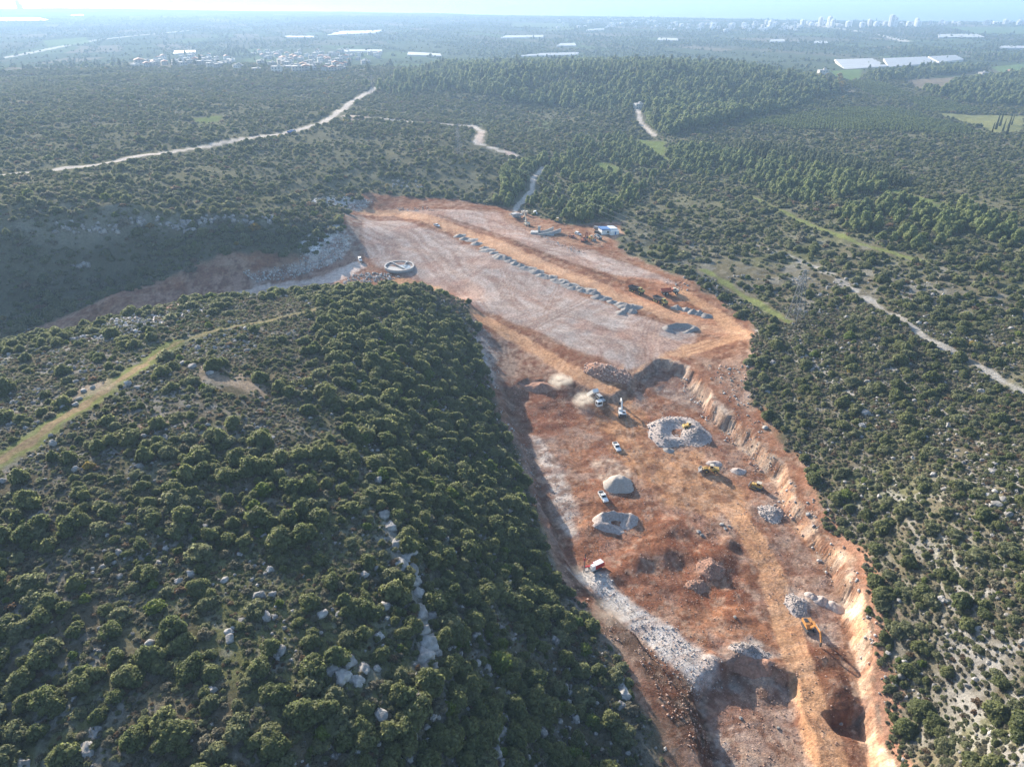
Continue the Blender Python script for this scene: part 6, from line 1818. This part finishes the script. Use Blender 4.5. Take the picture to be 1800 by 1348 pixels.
# ------------------------------------------------------------------ power line
GALV = simple_mat('galvanised_steel', (0.26, 0.265, 0.27), 0.5, 0.1, 2, metal=0.3)
def pylon(px, py, h, label, half=2.6, az=0.6):
    x, y, z = g1(px, py)
    r = empty('lattice_pylon', (x, y, z - 0.2), (0, 0, az))
    tag(r, label, 'pylon')
    def w(f): return half * (1 - f) ** 0.9 + 0.28
    t = 0.22
    for sx, sy in ((-1, -1), (1, -1), (1, 1), (-1, 1)):
        lg = MB(); n = 6
        for i in range(n):
            a, b = i / n, (i + 1) / n
            lg.beam((sx * w(a), sy * w(a), h * a), (sx * w(b), sy * w(b), h * b), t, t)
        lg.build('leg', GALV, r)
    br = MB(); n = 11
    for i in range(n):
        a, b = i / n, (i + 1) / n
        c = [(-1, -1), (1, -1), (1, 1), (-1, 1)]
        for k in range(4):
            p, q = c[k], c[(k + 1) % 4]
            br.beam((p[0] * w(a), p[1] * w(a), h * a), (q[0] * w(b), q[1] * w(b), h * b), 0.06, 0.06)
            br.beam((q[0] * w(a), q[1] * w(a), h * a), (p[0] * w(b), p[1] * w(b), h * b), 0.06, 0.06)
    br.build('bracing', GALV, r)
    for f in (0.72, 0.84, 0.96):
        MB().beam((-3.2, 0, h * f), (3.2, 0, h * f), 0.18, 0.18).beam((-3.2, 0, h * f), (0, 0, h * f + 0.9), 0.1, 0.1).beam((3.2, 0, h * f), (0, 0, h * f + 0.9), 0.1, 0.1).build('crossarm', GALV, r)
    return r, h
pA, hA = pylon(1397, 562, 25, 'lattice pylon standing in scrub right of the quarry')
pB, hB = pylon(806, 272, 27, 'lattice pylon on the slope beyond the pad')
pC, hC = pylon(655, 165, 27, 'distant lattice pylon near the end of the plateau road')
WIRE = simple_mat('wire', (0.25, 0.25, 0.25), 0.95, 0.05, 1, spec=0.0)
def wire(a, b, ha, hb, side, f, label):
    A = a.matrix_basis @ Vector((3.2 * side, 0, ha * f)); B = b.matrix_basis @ Vector((3.2 * side, 0, hb * f))
    m = MB(); n = 26; sag = 0.028 * (B - A).length
    pts = [A.lerp(B, i / n) - Vector((0, 0, 4 * sag * (i / n) * (1 - i / n))) for i in range(n + 1)]
    for p, q in zip(pts[:-1], pts[1:]): m.tube(p, q, 0.03, k=4, cap=False)
    o = m.build('power_line', WIRE)
    tag(o, label, 'power line', 'wires of the power line')
for (a, ha, b, hb, w) in ((pA, hA, pB, hB, 'long span over the camp'), (pB, hB, pC, hC, 'far span over the plateau')):
    for s, sn in ((-1, 'left'), (1, 'right')):
        for f, fn in ((0.70, 'lowest'), (0.82, 'middle'), (0.94, 'top')):
            wire(a, b, ha, hb, s, f, '%s wire on the %s side of the %s' % (fn, sn, w))

# ------------------------------------------------------------------ buildings far off
g = np.random.default_rng(901)
PLASTER = simple_mat('pale_plaster', (0.76, 0.73, 0.69), 0.85, 0.1, 0.3, rnd=0.18)
HOUSEP = simple_mat('house_plaster', (0.44, 0.42, 0.39), 0.85, 0.1, 0.3, rnd=0.25)
STONE = simple_mat('stone_wall', (0.34, 0.315, 0.285), 0.9, 0.12, 0.3, rnd=0.2)
TILE = simple_mat('roof_tile', (0.36, 0.19, 0.13), 0.85, 0.15, 0.5, rnd=0.2)
FLATR = simple_mat('flat_roof', (0.34, 0.335, 0.325), 0.9, 0.1, 0.3, rnd=0.15)
PANE = simple_mat('window_glass', (0.06, 0.07, 0.08), 0.2, 0.05, 1, spec=0.7)
PLAST = simple_mat('greenhouse_sheet', (0.46, 0.445, 0.42), 0.5, 0.06, 0.05)

def house_proto(k):
    g2 = np.random.default_rng(k)
    L, W, H = g2.uniform(9, 15), g2.uniform(8, 12), g2.choice([3.5, 6.6, 6.6, 9.5])
    r = bpy.data.objects.new('house', None)
    w = MB().box((0, 0, H / 2 - 0.5), (L, W, H + 1.0))
    wm = MB()
    for s in (-1, 1):
        for fl in range(int(H // 3.1)):
            for i in range(3):
                wm.box((-L / 3 + i * L / 3, s * (W / 2 + 0.01), 1.7 + fl * 3.1), (1.3, 0.06, 1.3))
    return L, W, H, w, wm, g2.uniform() < 0.4
HP = []
for k in range(7):
    L, W, H, w, wm, tiled = house_proto(300 + k)
    m1 = w.build('wall', HOUSEP if k % 2 else STONE); m2 = wm.build('window', PANE)
    rf = MB()
    if tiled: rf.prism([(-L / 2 - 0.5, H), (L / 2 + 0.5, H), (0.0, H + 2.2)], -W / 2 - 0.4, W / 2 + 0.4)
    else:
        rf.box((0, 0, H + 0.12), (L + 0.3, W + 0.3, 0.24)); rf.box((L * 0.2, W * 0.1, H + 1.2), (3.0, 3.0, 2.0))
    m3 = rf.build('roof', TILE if tiled else FLATR)
    HP.append((m1.data, m2.data, m3.data))
    for o in (m1, m2, m3): bpy.data.objects.remove(o)
def house(x, y, k, rz, label, group, s=1.0, cat='house'):
    r = empty('house', (x, y, float(hz(x, y))), (0, 0, rz), s)
    tag(r, label, cat, group); NAMED.append((r, float(project(x, y, 0)[0])))
    for nm, me in zip(('wall', 'window', 'roof'), HP[k]): link(bpy.data.objects.new(nm, me), r)
# the hilltop village
n = 0
for i in range(400):
    px = g.uniform(232, 668); py = g.uniform(88, 133)
    mid = 112 + (px - 450) * -0.02
    top = np.interp(px, [230, 330, 470, 600, 670], [112, 98, 92, 90, 93]); bot = np.interp(px, [230, 300, 440, 520, 600, 668], [120, 118, 124, 131, 126, 108])
    if not (top < py < bot): continue
    if 380 < px < 435 and py < 102: continue
    x, y, z = g1(px, py)
    band = 'left end' if px < 340 else 'middle' if px < 500 else 'right end'
    tier = 'upper' if py < (top + bot) / 2 else 'lower'
    house(x, y, int(g.integers(0, 7)), g.uniform(-0.4, 0.4) + 0.3, 'pale house in the %s rows at the %s of the village' % (tier, band), 'houses of the hazy village', g.uniform(1.05, 1.6))
    n += 1
    if n >= 140: break
# trees between the village houses
vx, vy, vz = ground(g.uniform(235, 670, 120), g.uniform(90, 132, 120))
vx2, vy2, vz2 = ground(g.uniform(375, 440, 70), g.uniform(86, 102, 70))
vx = np.concatenate([vx, vx2]); vy = np.concatenate([vy, vy2])
mass('village_trees', 'dark trees between the houses of the hazy village', np.stack([vx, vy, hz(vx, vy)], 1), g.uniform(6, 11, len(vx)), ['oak0', 'dpine0', 'oak2'], g.integers(0, 3, len(vx)), 905)
x, y, z = g1(1122, 191); house(x, y, 1, 0.3, 'white building by the dirt road below the wooded hill', None, 1.0, 'building')
for i, (px, py, s) in enumerate([(1445, 133, 1.6), (1728, 131, 1.2), (1775, 133, 1.4), (1050, 108, 1.2), (1080, 109, 1.0)]):
    x, y, z = g1(px, py)
    house(x, y, 1 + i % 3, 0.2 * i, ['shed at the left end of the long greenhouses', 'pale farm building behind the right wood', 'farm building at the right edge by the green field', 'pale house behind the wooded hilltop', 'second pale house behind the wooded hilltop'][i], 'farm buildings on the plain', s, 'farm building')

# towers and blocks of the coastal town
def tower_mesh(L, W, H):
    w = MB().box((0, 0, H / 2 - 1), (L, W, H + 2)).box((0, 0, H + 1.5), (L * 0.4, W * 0.5, 3.0)).build('wall', PLASTER)
    b = MB()
    for fl in range(int(H // 3.2)):
        z = 2.2 + fl * 3.2
        b.box((0, 0, z), (L * 0.72, W + 0.12, 1.3)); b.box((0, 0, z), (L + 0.12, W * 0.66, 1.3))
    b = b.build('window_band', PANE)
    c = MB()
    for fl in range(int(H // 3.2)):
        c.box((-L / 2 - 0.7, 0, 1.2 + fl * 3.2), (1.4, W * 0.4, 0.9))
    c = c.build('balcony', PLASTER)
    out = (w.data, b.data, c.data)
    for o in (w, b, c): bpy.data.objects.remove(o)
    return out
TW = [tower_mesh(22, 20, 52), tower_mesh(18, 18, 40), tower_mesh(30, 16, 28), tower_mesh(26, 14, 15), tower_mesh(22, 20, 58)]
def tower(px, py, k, label, group, s=1.0, rz=0.0, cat='tower block'):
    x, y, z = g1(px, py)
    r = empty('tower_block' if k in (0, 1, 4) else 'apartment_block', (x, y, float(hz(x, y))), (0, 0, rz), s)
    tag(r, label, cat, group); NAMED.append((r, px))
    for nm, me in zip(('wall', 'window_band', 'balcony'), TW[k]): link(bpy.data.objects.new(nm, me), r)
TOW = [(1409,49,1,'white tower at the left of the coastal town skyline'), (1405,50,3,'low block beside the left white tower'), (1441,47,0,'pale tower left of the bright road'), (1457,48,0,'white tower standing at the far end of the bright road'), (1462,49,1,'shorter tower right of the one at the road end'), (1491,48,2,'small pale block between the tower groups'), (1515,49,2,'low white block in the middle of the tower row'), (1527,47,1,'slim white tower in the middle of the tower row'), (1540,48,2,'low block right of the slim white tower'), (1556,47,2,'low pale block left of the tallest tower'), (1565,48,4,'tallest tower pair of the coastal town, left half'), (1572,48,0,'tallest tower pair of the coastal town, right half'), (1597,47,2,'low block between the tallest towers and the last tower'), (1610,47,1,'last white tower at the right of the skyline'), (1613,48,2,'low block at the foot of the last tower'), (1353,52,1,'lone white block left of the skyline')]
for px, py, k, lab in TOW: tower(px, py, k, lab, None, g.uniform(0.9, 1.05), 0.15)
for i in range(110):
    px = g.uniform(1180, 1500) if i < 80 else g.uniform(1500, 1800)
    py = g.uniform(42, 57) if px < 1420 else g.uniform(43, 47)
    if i >= 80: py = g.uniform(40.5, 46)
    part = 'left' if px < 1300 else 'middle' if px < 1500 else 'right'
    tower(px, py, int(g.choice([2, 3, 3, 3])), 'low pale block in the %s part of the coastal town' % part, 'low blocks of the coastal town', g.uniform(0.5, 1.0), g.uniform(-0.4, 0.8), 'apartment block')
for i in range(40):
    px = g.uniform(980, 1190)
    tower(px, g.uniform(33, 52), 3, 'tiny pale block at the hazy left end of the coastal town', 'far blocks left of the coastal town', g.uniform(0.5, 0.9), g.uniform(-0.4, 0.8), 'apartment block')
# the tall dark tower by the shore on the far left
x, y = at_z(34, 17.5, -21)
r = empty('shore_tower', (float(x), float(y), float(hz(x, y))), (0, 0, 0.4))
tag(r, 'tall grey tower on the shore against the sun glare', 'tower')
hz_ = 150.0
MB().box((0, 0, hz_ / 2 - 2), (46, 30, hz_ + 4), top=0.62).build('shaft', simple_mat('tower_concrete', (0.30, 0.29, 0.28), 0.8, 0.1, 0.02), r)
MB().box((30, 0, 30), (26, 26, 64), top=0.8).build('podium', FLATR, r)

# greenhouses
def greenhouse(quad, label, ridges=6, h=5.0, group='greenhouses on the plain'):
    P = gpoly(quad)                       # near left, near right, far right, far left
    c = P.mean(0); z = float(hz(c[0], c[1]))
    r = empty('greenhouse', (float(c[0]), float(c[1]), z), (0, 0, 0))
    tag(r, label, 'greenhouse', group)
    A, B, D, E = [Vector((p[0] - c[0], p[1] - c[1], 0)) for p in P]
    rf = MB(); wl2 = MB(); up = Vector((0, 0, h))
    for i in range(ridges):
        t0, t1 = i / ridges, (i + 1) / ridges
        p0, p1 = A.lerp(E, t0), A.lerp(E, t1); q0, q1 = B.lerp(D, t0), B.lerp(D, t1)
        pm, qm = (p0 + p1) / 2 + Vector((0, 0, h * 1.35)), (q0 + q1) / 2 + Vector((0, 0, h * 1.35))
        rf._add([p0 + up, pm, qm, q0 + up], [(0, 1, 2, 3)]); rf._add([pm, p1 + up, q1 + up, qm], [(0, 1, 2, 3)])
        rf._add([p0 + up, p1 + up, pm], [(0, 1, 2)]); rf._add([q0 + up, q1 + up, qm], [(0, 1, 2)])
    for a_, b_ in ((A, B), (B, D), (D, E), (E, A)):
        dn = Vector((0, 0, -2))
        wl2._add([a_ + dn, b_ + dn, b_ + up, a_ + up], [(0, 1, 2, 3)])
    rf.build('roof', PLAST, r); wl2.build('side_wall', PLAST, r)
greenhouse([(1484,122),(1560,119),(1530,108),(1466,109.5)], 'left block of the long white greenhouses', 5)
greenhouse([(1562,119),(1646,114.5),(1625,104.5),(1552,107)], 'middle block of the long white greenhouses', 6)
greenhouse([(1650,113),(1693,108.5),(1678,101),(1630,103.5)], 'right block of the long white greenhouses', 5)
for q, lab in [([(900,102),(1015,99),(1018,95.5),(960,97)], 'long pale greenhouse beyond the wooded hill'), ([(978,83),(1013,82.5),(1010,78),(982,79)], 'bright short greenhouse beyond the wooded hill'), ([(880,69),(955,67.5),(955,64),(890,65)], 'pale greenhouse strip in the middle of the plain'), ([(575,64),(660,60),(678,54.5),(600,57)], 'large bluish white greenhouse on the left plain'), ([(500,68),(552,68),(552,65.5),(503,65.5)], 'short white greenhouse left of the large bluish one'), ([(716,99),(776,101),(774,98),(718,95)], 'narrow white greenhouse right of the village'), ([(600,93),(672,93),(672,90),(602,90.5)], 'long white shed at the right end of the village'), ([(1155,73),(1192,74),(1190,70),(1158,69)], 'white greenhouse below the coastal town'), ([(1352,76),(1380,75.5),(1378,71.5),(1355,72)], 'small white greenhouse left of the bright road'), ([(1430,78),(1455,78),(1452,75),(1432,75)], 'tiny white greenhouse under the tower row'), ([(1650,67.5),(1730,67.5),(1716,62),(1648,62.5)], 'wide pale greenhouse right of the bright road'), ([(1756,87),(1850,88),(1850,84),(1760,83.5)], 'pale greenhouse at the right edge of the plain'), ([(0,38),(85,37),(70,33.5),(0,33.5)], 'glaring greenhouse at the far left'), ([(125,29),(147,29),(146,27),(128,27)], 'small glaring greenhouse at the far left'), ([(1030,56),(1062,54),(1062,52),(1035,53.5)], 'thin white greenhouse near the coast'), ([(305,97),(345,95),(344,92),(308,93)], 'white shed at the left end of the village')]:
    greenhouse(q, lab, 3, 4.5)
# truck on the plateau road
hauler((513, 236), [(505, 235), (525, 231)], 'grey blue truck on the pale plateau road', GREY_P, BLUE_P, 1.1)
tell_apart()
